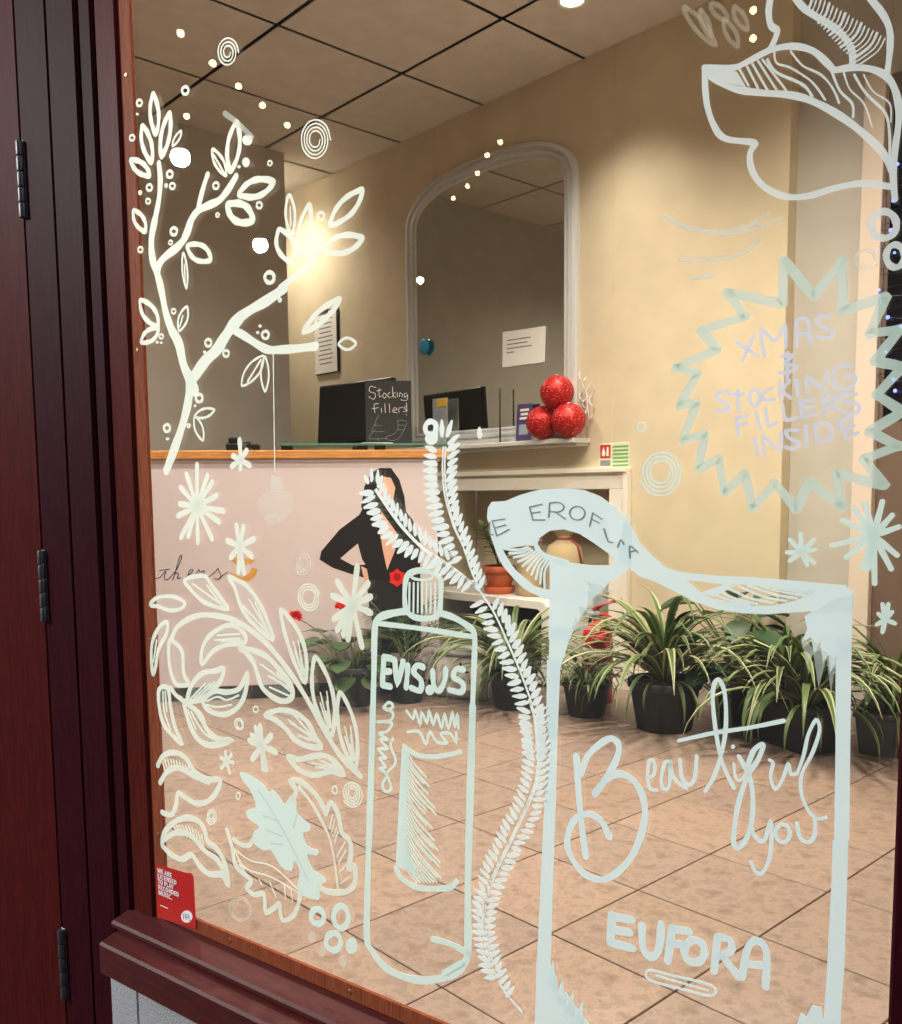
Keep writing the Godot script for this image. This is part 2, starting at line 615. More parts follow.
# ------------------------------------------------------------------ the room
func spot(parent: Node3D, at: Vector3, energy: float, angle := 62.0, colour := Color(1.0, 0.95, 0.85)) -> void:
	var l := SpotLight3D.new()
	l.name = "downlight_beam"
	parent.add_child(l, true)
	l.position = at
	l.rotation_degrees.x = -90
	l.light_energy = energy
	l.light_color = colour
	l.spot_angle = angle
	l.spot_angle_attenuation = 1.0
	l.spot_range = 12
	l.spot_attenuation = 2
	l.light_size = 0.1
	l.shadow_enabled = true

func downlight(x: float, z: float, energy: float, label: String, angle := 62.0) -> void:
	var t := thing("ceiling_downlight", label, "downlight", Vector3(x, CEIL, z), Basis.IDENTITY, "recessed ceiling downlights")
	part(t, "trim_ring", lathe([[0.045, 0.0], [0.047, -0.006], [0.062, -0.008], [0.066, -0.004], [0.066, 0.0]], 28), M.white_gloss)
	part(t, "lamp", lathe([[0.0005, -0.003], [0.045, -0.003]], 24), M.lamp_warm)
	spot(t, Vector3(0, -0.02, 0), energy, angle)

func wall_box(o: Node3D, called: String, lo: Vector3, hi: Vector3, m: Material) -> void:
	part(o, called, span(lo, hi, 0.002), m)

func front_box(o: Node3D, called: String, u0: float, u1: float, v0: float, v1: float, n0: float, n1: float, m: Material, b := 0.003) -> MeshInstance3D:
	var lo := Vector3(minf(u0, u1), minf(v0, v1), minf(n0, n1))
	var hi := Vector3(maxf(u0, u1), maxf(v0, v1), maxf(n0, n1))
	return part(o, called, box(hi - lo, b), m, win((lo.x + hi.x) / 2, (lo.y + hi.y) / 2, (lo.z + hi.z) / 2), win_basis())

func build_shell() -> void:
	# floor: slab, then tiles laid on it
	var fl := setting("floor")
	var foot := [Vector2(-4.75, 2.3), Vector2(1.15, 2.3), Vector2(1.15, -0.36), Vector2(-4.75, -1.5)]
	part(fl, "slab", solid(foot, 0.2), M.grout, Vector3(0, -0.206, 0), Basis(Vector3.RIGHT, Vector3(0, 0, -1), UP))
	var tile := box(Vector3(0.296, 0.008, 0.296), 0.0012)
	for i in range(-13, 4):
		for j in range(-4, 8):
			var c := Vector3((i + 0.5) * 0.3, -0.004, -(j + 0.5) * 0.3)
			var n := (c - PANE).dot(OUT)
			if c.z < -2.2 or n > 0.12 or c.x < -3.5 or (c - CTR_AT).dot(CTR_OUT) < -0.35 and c.x < -2.3:
				continue
			var tm: StandardMaterial3D = M["floor_tile_%d" % posmod(i * 7 + j * 3 + i * j, 4)]
			if n < -0.27:
				part(fl, "tile", tile, tm, c)
				continue
			# tiles cut along the shop front
			var sq := PackedVector2Array([Vector2(-0.148, -0.148), Vector2(0.148, -0.148), Vector2(0.148, 0.148), Vector2(-0.148, 0.148)])
			var a := Vector2(ALONG.x, -ALONG.z)
			var o2 := Vector2(OUT.x, -OUT.z)
			var e := o2 * (-0.065 - n)
			var keep := PackedVector2Array([e + a, e - a, e - a - o2, e + a - o2])
			for piece in Geometry2D.intersect_polygons(sq, keep):
				part(fl, "tile", solid(Array(piece), 0.008), tm, c - Vector3(0, 0.004, 0), Basis(Vector3.RIGHT, Vector3(0, 0, -1), UP))
	# ceiling: slab with grid bars and panels hung below
	var ce := setting("ceiling")
	part(ce, "slab", solid(foot, 0.15), M.ceiling_bar, Vector3(0, CEIL + 0.006, 0), Basis(Vector3.RIGHT, Vector3(0, 0, -1), UP))
	var panel := box(Vector3(0.634, 0.006, 0.648), 0.003)
	for i in range(-2, 5):
		for j in range(0, 4):
			var c := Vector3(-1.572 - 0.653 * (i + 0.5), CEIL + 0.003, -1.478 + 0.667 * (j - 0.5 + 0.0))
			if (c - PANE).dot(OUT) > -0.55:
				continue
			part(ce, "ceiling_panel", panel, M.ceiling_panel, c)
	# the cut row beside the back wall
	var cut := box(Vector3(0.634, 0.006, 0.17), 0.003)
	for i in range(-2, 5):
		part(ce, "ceiling_panel", cut, M.ceiling_panel, Vector3(-1.572 - 0.653 * (i + 0.5), CEIL + 0.003, -1.908))
	# back wall with a hearth recess
	var w := setting("wall_back")
	wall_box(w, "wall_plaster", Vector3(-4.75, 0, BACK - 0.3), Vector3(-2.6, CEIL, BACK), M.wall_cream)
	wall_box(w, "wall_plaster", Vector3(-2.6, 0.915, BACK - 0.3), Vector3(-1.395, CEIL, BACK), M.wall_cream)
	wall_box(w, "wall_plaster", Vector3(-1.395, 0, BACK - 0.3), Vector3(-0.574, CEIL, BACK), M.wall_cream)
	wall_box(w, "wall_plaster", Vector3(-0.574, 0, BACK - 0.3), Vector3(-0.234, CEIL, BACK - 0.06), M.wall_taupe)
	wall_box(w, "wall_plaster", Vector3(-0.234, 2.35, BACK - 0.3), Vector3(1.15, CEIL, BACK - 0.06), M.wall_taupe)
	wall_box(w, "recess_back", Vector3(-2.6, 0, BACK - 0.34), Vector3(-1.395, 0.915, BACK - 0.3), M.wall_cream)
	var wl := setting("wall_left")
	wall_box(wl, "wall_plaster", Vector3(-4.75, 0, -1.597), Vector3(-3.43, CEIL, 1.2), M.wall_taupe)
	wall_box(wl, "wall_plaster", Vector3(-4.8, 0, BACK), Vector3(-4.7, CEIL, -1.59), M.wall_cream)
	var wr := setting("wall_right")
	wall_box(wr, "wall_plaster", Vector3(1.02, 0, -2.3), Vector3(1.15, CEIL, 0.4), M.wall_cream)
	# trim round the hearth recess
	var tr := setting("trim_1")
	wall_box(tr, "trim_head", Vector3(-2.69, 0.915, BACK - 0.02), Vector3(-1.306, 1.008, BACK + 0.022), M.white_paint)
	wall_box(tr, "trim_leg", Vector3(-1.395, 0, BACK - 0.02), Vector3(-1.306, 0.915, BACK + 0.022), M.white_paint)
	wall_box(tr, "trim_leg", Vector3(-2.69, 0, BACK - 0.02), Vector3(-2.6, 0.915, BACK + 0.022), M.white_paint)
	wall_box(tr, "trim_moulding", Vector3(-2.71, 0.99, BACK), Vector3(-1.286, 1.012, BACK + 0.04), M.white_paint)
	wall_box(tr, "trim_moulding", Vector3(-1.312, 0, BACK), Vector3(-1.286, 0.99, BACK + 0.034), M.white_paint)
	var bb := setting("baseboard_back")
	wall_box(bb, "board", Vector3(-1.286, 0, BACK), Vector3(-0.574, 0.1, BACK + 0.016), M.white_paint)
	# dark side door in the far corner
	var tr2 := setting("trim_2")
	wall_box(tr2, "architrave", Vector3(-0.309, 0, BACK - 0.06), Vector3(-0.234, 2.36, BACK - 0.02), M.pink_trim)
	var dr := setting("door_1")
	wall_box(dr, "frame", Vector3(-0.234, 0, BACK - 0.2), Vector3(1.05, 2.35, BACK - 0.05), M.door_brown)
	for x in [-0.13, 0.4]:
		wall_box(dr, "panel", Vector3(x, 0.12, BACK - 0.06), Vector3(x + 0.42, 0.95, BACK - 0.042), M.door_brown)
		wall_box(dr, "glazing", Vector3(x - 0.085, 1.15, BACK - 0.06), Vector3(x + 0.44, 2.25, BACK - 0.044), M.door_glass)

func build_front() -> void:
	# everything of the shop front stands along the window line; n counts outwards
	var wf := setting("wall_front")
	front_box(wf, "fascia", -6.0, 0.3, 2.3, 3.1, -0.16, 0.05, M.post_wood)
	front_box(wf, "pier", -0.06, 0.3, STREET, 2.3, -0.16, 0.004, M.post_wood)
	front_box(wf, "pier", -6.0, -2.62, STREET, 2.3, -0.16, 0.02, M.post_wood)
	front_box(wf, "riser_core", -1.42, 0.0, STREET, 0.13, -0.06, 0.012, M.grout)
	# the paned window
	var wn := setting("window_1")
	var gp := front_box(wn, "glass", -1.30, -0.16, 0.19, 2.2, -0.004, 0.0, M.window_glass, 0.0002)
	gp.set_meta("label", "large clear shop window pane")
	front_box(wn, "bead", -1.3145, -1.2835, 0.182, 2.2, -0.005, 0.00035, M.bead_wood, 0.0003)
	front_box(wn, "bead", -1.2835, -0.16, 0.182, 0.2055, -0.005, 0.00035, M.bead_wood, 0.0003)
	for v in [1.565, 1.14, 0.665, 0.33]:
		var sc := part(wn, "screw", lathe([[0.0005, 0.0016], [0.003, 0.0015], [0.0042, 0.0]], 10), M.brass, win(-1.299, v, 0.0), win_basis() * Basis(Vector3.RIGHT, PI / 2))
		part(sc, "slot", box(Vector3(0.006, 0.0006, 0.001), 0.0001), M.plinth_black, Vector3(0, 0.0015, 0), Basis(UP, v * 9.0))
	for u in [-1.12, -0.86]:
		part(wn, "screw", lathe([[0.0005, 0.0016], [0.003, 0.0015], [0.0042, 0.0]], 10), M.brass, win(u, 0.194, 0.0), win_basis() * Basis(Vector3.RIGHT, PI / 2))
	front_box(wn, "jamb", -1.371, -1.3145, 0.15, 2.3, -0.005, 0.006, M.frame_wood, 0.003)
	front_box(wn, "jamb", -0.157, -0.05, 0.0, 2.3, -0.018, 0.006, M.post_wood, 0.003)
	front_box(wn, "head", -1.4, -0.05, 2.2, 2.3, -0.02, 0.01, M.frame_wood, 0.005)
	# sill: sloping upper board, moulded lower board
	var st := begin()
	for q in [[0.0, 0.181, 0.046, 0.172, 0.016], [0.0, 0.165, 0.078, 0.15, 0.06]]:
		var a := Vector3(-1.378 + (0.012 if q[0] == 0.0 and q[2] > 0.05 else 0.0), 0, 0)
		var pr := [Vector3(0, q[1], q[0] - 0.02), Vector3(0, q[1], q[0]), Vector3(0, q[3], q[2] - 0.004), Vector3(0, q[3] - 0.004, q[2]), Vector3(0, q[3] - q[4] + 0.006, q[2]), Vector3(0, q[3] - q[4], q[2] - 0.008), Vector3(0, q[3] - q[4], q[0] - 0.02)]
		var wide := Vector3(1.33, 0, 0)
		for i in pr.size():
			var j := (i + 1) % pr.size()
			quad(st, a + pr[j], a + pr[i], a + pr[i] + wide, a + pr[j] + wide)
		for i in range(1, pr.size() - 1):
			for p in [a + pr[0], a + pr[i], a + pr[i + 1], a + wide + pr[0], a + wide + pr[i + 1], a + wide + pr[i]]:
				st.add_vertex(p)
	part(wn, "sill", commit(st), M.sill_wood, win(0, 0), win_basis())
	# door post with its steps
	var po := setting("trim_3")
	front_box(po, "post_strip", -1.4065, -1.371, STREET, 2.3, -0.006, 0.012, M.post_wood, 0.004)
	front_box(po, "post", -1.4985, -1.413, STREET, 2.3, -0.006, 0.014, M.post_wood, 0.005)
	front_box(po, "post_groove", -1.508, -1.40, STREET, 2.3, -0.006, 0.002, M.post_wood, 0.001)
	front_box(po, "post_stile", -1.6025, -1.504, STREET, 2.3, -0.006, 0.01, M.post_wood, 0.004)
	# street door
	var dr := setting("door_2")
	front_box(dr, "leaf", -2.62, -1.6060, STREET + 0.01, 2.3, -0.008, 0.008, M.door_wood, 0.003)
	for p in [[1.397, 1.53], [0.675, 0.808], [-0.059, 0.082]]:
		var h: Node3D = front_box(dr, "hinge", -1.604, -1.590, p[0], p[1], 0.004, 0.0115, M.hinge, 0.001)
		var n := 5
		for k in n:
			var len_: float = (p[1] - p[0]) / n
			part(h, "knuckle", lathe([[0.001, 0.0], [0.0062, 0.0005], [0.0068, 0.003], [0.0068, len_ - 0.005], [0.0062, len_ - 0.002], [0.001, len_ - 0.002]], 12), M.hinge, Vector3(0, p[0] - (p[0] + p[1]) / 2 + k * len_, 0.007))
	# granite under the sill
	var rz := setting("trim_4")
	var u := -1.4245
	for wdt in [0.082, 0.40, 0.40, 0.40]:
		front_box(rz, "granite_tile", u, u + wdt - 0.003, STREET + 0.16, 0.1, 0.008, 0.024, M.granite, 0.0015)
		front_box(rz, "granite_tile", u, u + wdt - 0.003, STREET, STREET + 0.157, 0.008, 0.024, M.granite, 0.0015)
		u += wdt
	var ob := setting("wall_opposite")
	front_box(ob, "brickwork", -16.0, 10.0, STREET, 12.0, 10.0, 10.4, M.facade, 0.01)
	var pv := setting("pavement")
	part(pv, "paving", span(Vector3(-9, STREET - 0.1, -1.0), Vector3(6, STREET, 12)), M.paving, Vector3.ZERO)

# ------------------------------------------------------------------ furniture and things
func build_counter() -> void:
	var t := thing("reception_counter", "pale pink reception counter with an oak top and black plinth", "counter", CTR_AT, ctr_basis())
	t.set_meta("origin", Vector2.ZERO)
	t.set_meta("lift", 0.0006)
	part(t, "body", span(Vector3(-1.2, 0.06, -0.32), Vector3(1.19, 1.058, 0.0), 0.003), M.counter_pink)
	part(t, "worktop", span(Vector3(-1.2, 1.058, -0.36), Vector3(1.245, 1.096, 0.018), 0.004), M.counter_wood)
	part(t, "shadow_rail", span(Vector3(-1.2, 1.045, -0.3), Vector3(1.2, 1.058, 0.006), 0.001), M.counter_pink)
	part(t, "plinth", span(Vector3(-1.2, 0.0, -0.3), Vector3(1.17, 0.06, -0.004), 0.002), M.plinth_black)
	var d := t
	fill(d, "printed_figure", "print_black", [8640,8562,8411,8124,7520,7475,6697,6531,6615,6164,7191,5783,8066,5469,8579,5309,8715,4634,8775,3883,8982,2974,9069,1913,11068,1849,11091,7125,10772,7873,10407,8321,9595,8478])
	fill(d, ">arm_gap", "print_pink", [7522,6191,8313,6843,8491,6129,8635,5903,8074,5870])
	fill(d, ">hair", "print_black", [9329,10167,9843,10164,10204,9649,10415,8912,10506,8024,10029,7883,9590,8184,9142,7894,8630,8048,8492,8491,8655,9368,8958,9950])
	fill(d, ">face", "print_skin", [9396,9801,9836,9725,10021,9283,9894,8696,9595,8478,9379,8775,9241,9363])
	fill(d, ">neckline", "print_skin", [9370,8260,10050,7290,9979,6548,9593,5631,9415,6558,9282,7449])
	fill(d, ">hand", "print_skin", [8441,5833,8690,5709,8824,4931,8590,5115])
	fill(d, ">lips", "print_red", [9601,8875,9779,8903,9747,8771,9614,8758])
	fill(d, ">rose", "print_red", [10333,5272,10367,5061,10179,4989,10028,4859,9881,4996,9695,5076,9736,5284,9702,5494,9890,5566,10041,5697,10188,5560,10373,5481])
	fill(d, ">rose_heart", "print_crimson", [10214,5304,10144,5153,9992,5119,9872,5227,9875,5396,9998,5498,10149,5458])
	line(d, "printed_letter", "print_ink", 38, false, [-696,5619,-529,5684,-439,5478,-240,5521])
	line(d, "printed_letter", "print_ink", 38, false, [-240,5521,-1,5775,-77,5504,18,5393,186,5499])
	line(d, "printed_letter", "print_ink", 38, false, [-262,5807,167,5867])
	line(d, "printed_letter", "print_ink", 38, false, [153,5486,498,5901,702,6408,594,6362,414,5766,268,5388])
	line(d, "printed_letter", "print_ink", 38, false, [268,5388,390,5665,522,5662,482,5458,628,5489])
	line(d, "printed_letter", "print_ink", 38, false, [813,5485,1051,5672,1156,5820,1009,5788,934,5551,1022,5399,1210,5477])
	line(d, "printed_letter", "print_ink", 38, false, [1210,5477,1388,5815,1450,5711,1618,5756,1575,5469,1740,5431])
	line(d, "printed_letter", "print_ink", 38, false, [1740,5431,2082,5698,2220,5853,2250,5729,2342,5487,2191,5374,2006,5433])
	line(d, "printed_letter", "print_ink", 38, false, [2274,5454,2615,5687])
	fill(d, "printed_emblem", "print_gold", [2731,6165,2904,6347,3170,6273,3163,6054,3027,5988,2897,6128])
	fill(d, ">emblem_piece", "print_gold", [3338,6311,3805,6179,3666,6044,3498,6061,3374,5947])
	fill(d, ">emblem_piece", "print_gold", [2696,5686,3013,5542,3211,5434,3518,5600,3694,5872,3927,5764,3783,5457,3474,5257,3140,5333,2809,5477])
	line(d, "printed_small_letter", "print_gold_pale", 14, false, [-226,5044,-204,4948,-132,5096])
	line(d, "printed_small_letter", "print_gold_pale", 14, false, [-29,5039,-6,4943,64,5051])
	line(d, "printed_small_letter", "print_gold_pale", 14, false, [169,5035,191,4939,260,5005])
	line(d, "printed_small_letter", "print_gold_pale", 14, false, [367,5030,389,4934,461,5083])
	line(d, "printed_small_letter", "print_gold_pale", 14, false, [565,5026,587,4929,658,5037])
	line(d, "printed_small_letter", "print_gold_pale", 14, false, [763,5021,786,4925,855,4992])
	line(d, "printed_small_letter", "print_gold_pale", 14, false, [961,5017,984,4920,1056,5069])
	line(d, "printed_small_letter", "print_gold_pale", 14, false, [1160,5012,1183,4916,1254,5024])
	line(d, "printed_small_letter", "print_gold_pale", 14, false, [1359,5008,1383,4911,1451,4978])
	line(d, "printed_small_letter", "print_gold_pale", 14, false, [1559,5003,1582,4907,1654,5056])
	line(d, "printed_small_letter", "print_gold_pale", 14, false, [1758,4999,1782,4902,1852,5010])
	line(d, "printed_small_letter", "print_gold_pale", 14, false, [1958,4994,1981,4897,2050,4965])
	line(d, "printed_small_letter", "print_gold_pale", 14, false, [2158,4990,2182,4893,2253,5042])
	line(d, "printed_small_letter", "print_gold_pale", 14, false, [2358,4985,2382,4888,2453,4997])
	line(d, "printed_small_letter", "print_gold_pale", 14, false, [2559,4981,2583,4884,2652,4951])
	line(d, "printed_small_letter", "print_gold_pale", 14, false, [2760,4976,2784,4879,2856,5029])
	# raised glass shelf on the worktop
	var g := thing("glass_shelf", "clear glass display shelf on black feet along the counter top", "shelf", ctr(0.9, 1.096, -0.12), ctr_basis())
	part(g, "glass", span(Vector3(-0.4, 0.022, -0.1), Vector3(0.4, 0.031, 0.09), 0.001), M.shelf_glass)
	part(g, "glass_edge", span(Vector3(-0.4, 0.0225, 0.09), Vector3(0.4, 0.0305, 0.0915), 0.0003), M.glass_edge)
	part(g, "glass_edge", span(Vector3(-0.4015, 0.0225, -0.1), Vector3(-0.4, 0.0305, 0.09), 0.0003), M.glass_edge)
	for x in [-0.37, -0.04, 0.04, 0.37]:
		part(g, "foot", span(Vector3(x - 0.025, 0, 0.02), Vector3(x + 0.025, 0.022, 0.07), 0.002), M.black_plastic)
	# chalk board
	var c := thing("chalkboard_sign", "small black chalkboard lettered Stocking fillers standing on the glass shelf", "sign", ctr(0.985, 1.127, -0.131), ctr_basis())
	c.set_meta("origin", Vector2(9850, 11270))
	c.set_meta("lift", 0.0006)
	part(c, "board", span(Vector3(-0.104, 0, -0.012), Vector3(0.104, 0.286, 0), 0.002), M.board_black)
	part(c, "foot", span(Vector3(-0.08, 0, -0.05), Vector3(0.08, 0.012, -0.012), 0.002), M.board_black)
	d = c
	line(d, "chalk_letter", "chalk", 22, false, [9302,13807,9059,13869,9000,13648,9270,13531,9185,13293,8969,13411])
	line(d, "chalk_letter", "chalk", 22, false, [9438,13769,9443,13413,9542,13453])
	line(d, "chalk_letter", "chalk", 22, false, [9327,13665,9546,13714])
	line(d, "chalk_letter", "chalk", 22, false, [9653,13572,9596,13413,9704,13350,9761,13509,9664,13572])
	line(d, "chalk_letter", "chalk", 22, false, [9927,13613,9815,13493,9895,13375,9989,13415])
	line(d, "chalk_letter", "chalk", 22, false, [10040,13851,10060,13375])
	line(d, "chalk_letter", "chalk", 22, false, [10173,13614,10062,13494,10186,13376])
	line(d, "chalk_letter", "chalk", 22, false, [10255,13590,10263,13400])
	line(d, "chalk_letter", "chalk", 22, false, [10362,13416,10364,13575,10473,13536,10482,13401])
	line(d, "chalk_letter", "chalk", 22, false, [10693,13576,10572,13536,10608,13377,10720,13497,10689,13258,10414,13273])
	line(d, "chalk_letter", "chalk", 22, false, [9237,12699,9203,13055,9404,13096])
	line(d, "chalk_letter", "chalk", 22, false, [9119,12873,9401,12921])
	line(d, "chalk_letter", "chalk", 22, false, [9521,12898,9534,12699])
	line(d, "chalk_letter", "chalk", 22, false, [9685,13096,9703,12699])
	line(d, "chalk_letter", "chalk", 22, false, [9886,13097,9904,12700])
	line(d, "chalk_letter", "chalk", 22, false, [10042,12779,10245,12844,10125,12923,10042,12740,10243,12700])
	line(d, "chalk_letter", "chalk", 22, false, [10323,12700,10326,12899,10488,12924])
	line(d, "chalk_letter", "chalk", 22, false, [10691,12980,10545,12924,10673,12797,10526,12733])
	line(d, "chalk_letter", "chalk", 22, false, [10669,13139,10688,12741])
	line(d, "chalk_letter", "chalk", 22, false, [10646,12621,10670,12589])
	line(d, "chalk_drawing", "chalk_dim", 16, false, [9370,12524,9203,12142,9524,12142])
	line(d, "chalk_drawing", "chalk_dim", 16, false, [9301,12222,9077,11864,9665,11863])
	line(d, "chalk_drawing", "chalk_dim", 16, false, [9240,11943,8951,11545,9756,11543])
	line(d, "chalk_drawing", "chalk_dim", 16, false, [9353,11544,9351,11424])
	line(d, "chalk_drawing", "chalk_dim", 16, false, [9372,12619,9418,12524])
	line(d, "chalk_drawing", "chalk_dim", 16, false, [10253,12342,10657,12302,10530,11902,10241,11503,9836,11463,9717,11584,10083,11743,10264,11982,10253,12342])
	line(d, "chalk_drawing", "chalk_dim", 16, false, [10267,12142,10590,12126])
	line(d, "chalk_drawing", "chalk_dim", 16, false, [10231,11942,10555,11918])
	var pp := thing("paper_pile", "white paper sheet lying before the chalkboard on the glass", "paper", ctr(0.92, 1.1272, -0.08), ctr_basis())
	for k in 3:
		part(pp, "sheet", box(Vector3(0.13, 0.0012, 0.07), 0.0003), M.paper, Vector3(0.004 * k, 0.0006 + 0.0012 * k, 0.003 * k), Basis(UP, 0.12 * k))
	# card terminal
	var m := thing("card_terminal", "black card payment terminal lying on the oak counter top", "terminal", ctr(0.325, 1.096, -0.1), ctr_basis())
	part(m, "body", span(Vector3(-0.06, 0, -0.05), Vector3(0.05, 0.035, 0.05), 0.008), M.black_plastic)
	part(m, "screen_hood", span(Vector3(-0.05, 0.035, -0.045), Vector3(0.005, 0.06, 0.035), 0.006), M.black_plastic)
	part(m, "keypad", span(Vector3(0.008, 0.035, -0.035), Vector3(0.045, 0.041, 0.035), 0.002), M.hinge)
	part(m, "cradle", span(Vector3(0.05, 0, -0.04), Vector3(0.085, 0.03, 0.04), 0.006), M.black_plastic)
	# desk with the monitor behind
	var dk := thing("back_desk", "narrow dark desk behind the counter carrying the monitor", "desk", Vector3(-2.83, 0, -1.6))
	part(dk, "desktop", span(Vector3(-0.45, 1.05, -0.18), Vector3(0.42, 1.08, 0.12), 0.003), M.counter_inner)
	for x in [-0.43, 0.34]:
		part(dk, "leg", span(Vector3(x - 0.02, 0, -0.17), Vector3(x + 0.02, 1.05, 0.11), 0.003), M.counter_inner)
	var mo := thing("monitor", "large black flat monitor behind the chalkboard, screen dark", "monitor", Vector3(-2.83, 1.08, -1.6), Basis(UP, 0.1))
	part(mo, "base", span(Vector3(-0.12, 0, -0.08), Vector3(0.12, 0.012, 0.08), 0.004), M.black_plastic)
	part(mo, "neck", span(Vector3(-0.03, 0.01, -0.05), Vector3(0.03, 0.25, -0.02), 0.004), M.black_plastic)
	var tilt := Basis(Vector3.RIGHT, -0.08)
	part(mo, "casing", span(Vector3(-0.29, 0.1, -0.02), Vector3(0.29, 0.425, 0.016), 0.006), M.black_plastic, Vector3.ZERO, tilt)
	part(mo, "screen", span(Vector3(-0.278, 0.115, 0.015), Vector3(0.278, 0.413, 0.0175), 0.001), M.screen, Vector3.ZERO, tilt)

func arch(scale: float, cx: float, w: float, y0: float, shoulder: float, rise: float) -> PackedVector2Array:
	# outline of the arched mirror, shrunk inwards by scale metres
	var p := PackedVector2Array()
	p.append(Vector2(cx - w + scale, y0 + scale))
	p.append(Vector2(cx + w - scale, y0 + scale))
	var n := 28
	for i in n + 1:
		var a := PI * i / n
		var c := cos(a)
		var s := sin(a)
		p.append(Vector2(cx + (w - scale) * signf(c) * pow(absf(c), 2.0 / 2.4), shoulder + (rise - scale) * pow(s, 2.0 / 2.4)))
	return p

func build_wall_things() -> void:
	# the arched mirror: glass and a frame of three steps
	var t := thing("arched_mirror", "large arched mirror in a ridged silver frame on the back wall", "mirror", Vector3(-2.205, 1.15, BACK))
	var y := -1.15
	var outs := [[0.0, 0.016], [0.006, 0.026], [0.022, 0.031], [0.027, 0.018], [0.036, 0.017], [0.041, 0.03], [0.052, 0.029], [0.057, 0.016], [0.068, 0.015], [0.072, 0.021], [0.079, 0.018], [0.082, 0.012]]
	var st := begin()
	var rings := []
	for o in outs:
		rings.append([arch(o[0], 0.0, 0.615, 1.152 + y, 2.33 + y, 0.262), o[1]])
	var np: int = rings[0][0].size()
	for k in rings.size() - 1:
		for i in np:
			var j := (i + 1) % np
			var a: Vector2 = rings[k][0][i]
			var b: Vector2 = rings[k][0][j]
			var c: Vector2 = rings[k + 1][0][j]
			var e: Vector2 = rings[k + 1][0][i]
			quad(st, Vector3(a.x, a.y, rings[k][1]), Vector3(b.x, b.y, rings[k][1]), Vector3(c.x, c.y, rings[k + 1][1]), Vector3(e.x, e.y, rings[k + 1][1]))
	for i in np:
		var j := (i + 1) % np
		var a: Vector2 = rings[0][0][i]
		var b: Vector2 = rings[0][0][j]
		quad(st, Vector3(a.x, a.y, 0), Vector3(b.x, b.y, 0), Vector3(b.x, b.y, 0.016), Vector3(a.x, a.y, 0.016))
	part(t, "frame", commit(st), M.silver)
	var gs := begin()
	plate(gs, arch(0.08, 0.0, 0.615, 1.152 + y, 2.33 + y, 0.262), 0.006, 0.005)
	part(t, "mirror_glass", commit(gs), M.mirror)
	# ledge below it
	var s := thing("mirror_ledge", "pale silver wall ledge running under the arched mirror", "shelf", Vector3(-2.3, 1.115, BACK))
	part(s, "board", span(Vector3(-0.95, 0.012, 0), Vector3(0.78, 0.035, 0.125), 0.004), M.shelf_silver)
	part(s, "moulding", span(Vector3(-0.95, 0.0, 0), Vector3(0.77, 0.012, 0.09), 0.003), M.shelf_silver)
	# notes stuck to the mirror
	for k in 2:
		var n := thing("paper_note", ["white typed note stuck at a tilt on the mirror glass", "white sheet tucked behind the typed note on the mirror"][k], "note", Vector3(-1.94 + 0.022 * k, 1.53, BACK + 0.02 - 0.004 * k), Basis(Vector3(0, 0, 1), 0.0 if k else -0.02), "notes on the mirror")
		part(n, "sheet", solid([Vector2(-0.13, -0.003), Vector2(0.13, -0.003), Vector2(0.135, 0.165), Vector2(-0.13, 0.17)], 0.0015), M.paper)
		if k == 0:
			for r in 4:
				part(n, "text_line", box(Vector3([0.16, 0.14, 0.17, 0.05][r], 0.006, 0.0006), 0.0001), M.paper_text, Vector3(-0.1 + [0.08, 0.07, 0.085, 0.025][r], 0.125 - r * 0.02, 0.0018))
	# framed notice
	var f := thing("wall_notice", "white printed notice sheet hanging on the cream wall", "notice", Vector3(-3.615, 1.655, BACK))
	part(f, "backing", span(Vector3(-0.125, 0, 0), Vector3(0.128, 0.39, 0.012), 0.002), M.black_plastic)
	part(f, "sheet", span(Vector3(-0.125, 0.006, 0.012), Vector3(0.112, 0.38, 0.0145), 0.0005), M.paper)
	for r in 11:
		part(f, "text_line", box(Vector3(0.16 - 0.012 * ((r * 5) % 4), 0.008, 0.0006), 0.0001), M.paper_text, Vector3(-0.008, 0.335 - r * 0.027, 0.0148))
	part(f, "clip", span(Vector3(-0.09, 0.372, 0.008), Vector3(0.03, 0.392, 0.02), 0.003), M.black_plastic)
	# blue foil balloon stuck by the mirror edge
	var bl := thing("blue_balloon", "small blue foil balloon disc at the mirror edge", "balloon", Vector3(-2.66, 1.66, BACK + 0.03))
	part(bl, "foil", lathe([[0.001, -0.006], [0.03, -0.005], [0.044, 0.0], [0.03, 0.005], [0.001, 0.006]], 24), M.blue_foil, Vector3(0, 0.045, 0), Basis(Vector3.RIGHT, PI / 2))
	part(bl, "knot", lathe([[0.001, 0.0], [0.006, 0.0], [0.002, 0.008]], 10), M.blue_foil, Vector3(0, -0.007, 0))
	# leaflets and purple card on the ledge
	var lh := thing("leaflet_holder", "clear leaflet rack with a yellow warning card on the mirror ledge", "holder", Vector3(-2.5, 1.15, BACK + 0.06))
	part(lh, "back_panel", span(Vector3(-0.07, 0, -0.012), Vector3(0.05, 0.26, -0.008), 0.001), M.plastic_grey)
	part(lh, "leaflet", span(Vector3(-0.062, 0.01, -0.007), Vector3(0.03, 0.2, -0.002), 0.001), M.leaflet_blue)
	part(lh, "yellow_card", span(Vector3(-0.03, 0.215, -0.008), Vector3(0.045, 0.255, -0.004), 0.001), M.yellow_card)
	part(lh, "tray", span(Vector3(-0.07, 0, -0.002), Vector3(0.05, 0.09, 0.02), 0.002), M.plastic_grey)
	var pc := thing("purple_card", "purple leaflet standing on the ledge left of the baubles", "card", Vector3(-1.9, 1.15, BACK + 0.05))
	part(pc, "card", span(Vector3(-0.05, 0, 0), Vector3(0.05, 0.185, 0.003), 0.0008), M.purple_card, Vector3.ZERO, Basis(Vector3.RIGHT, -0.08))
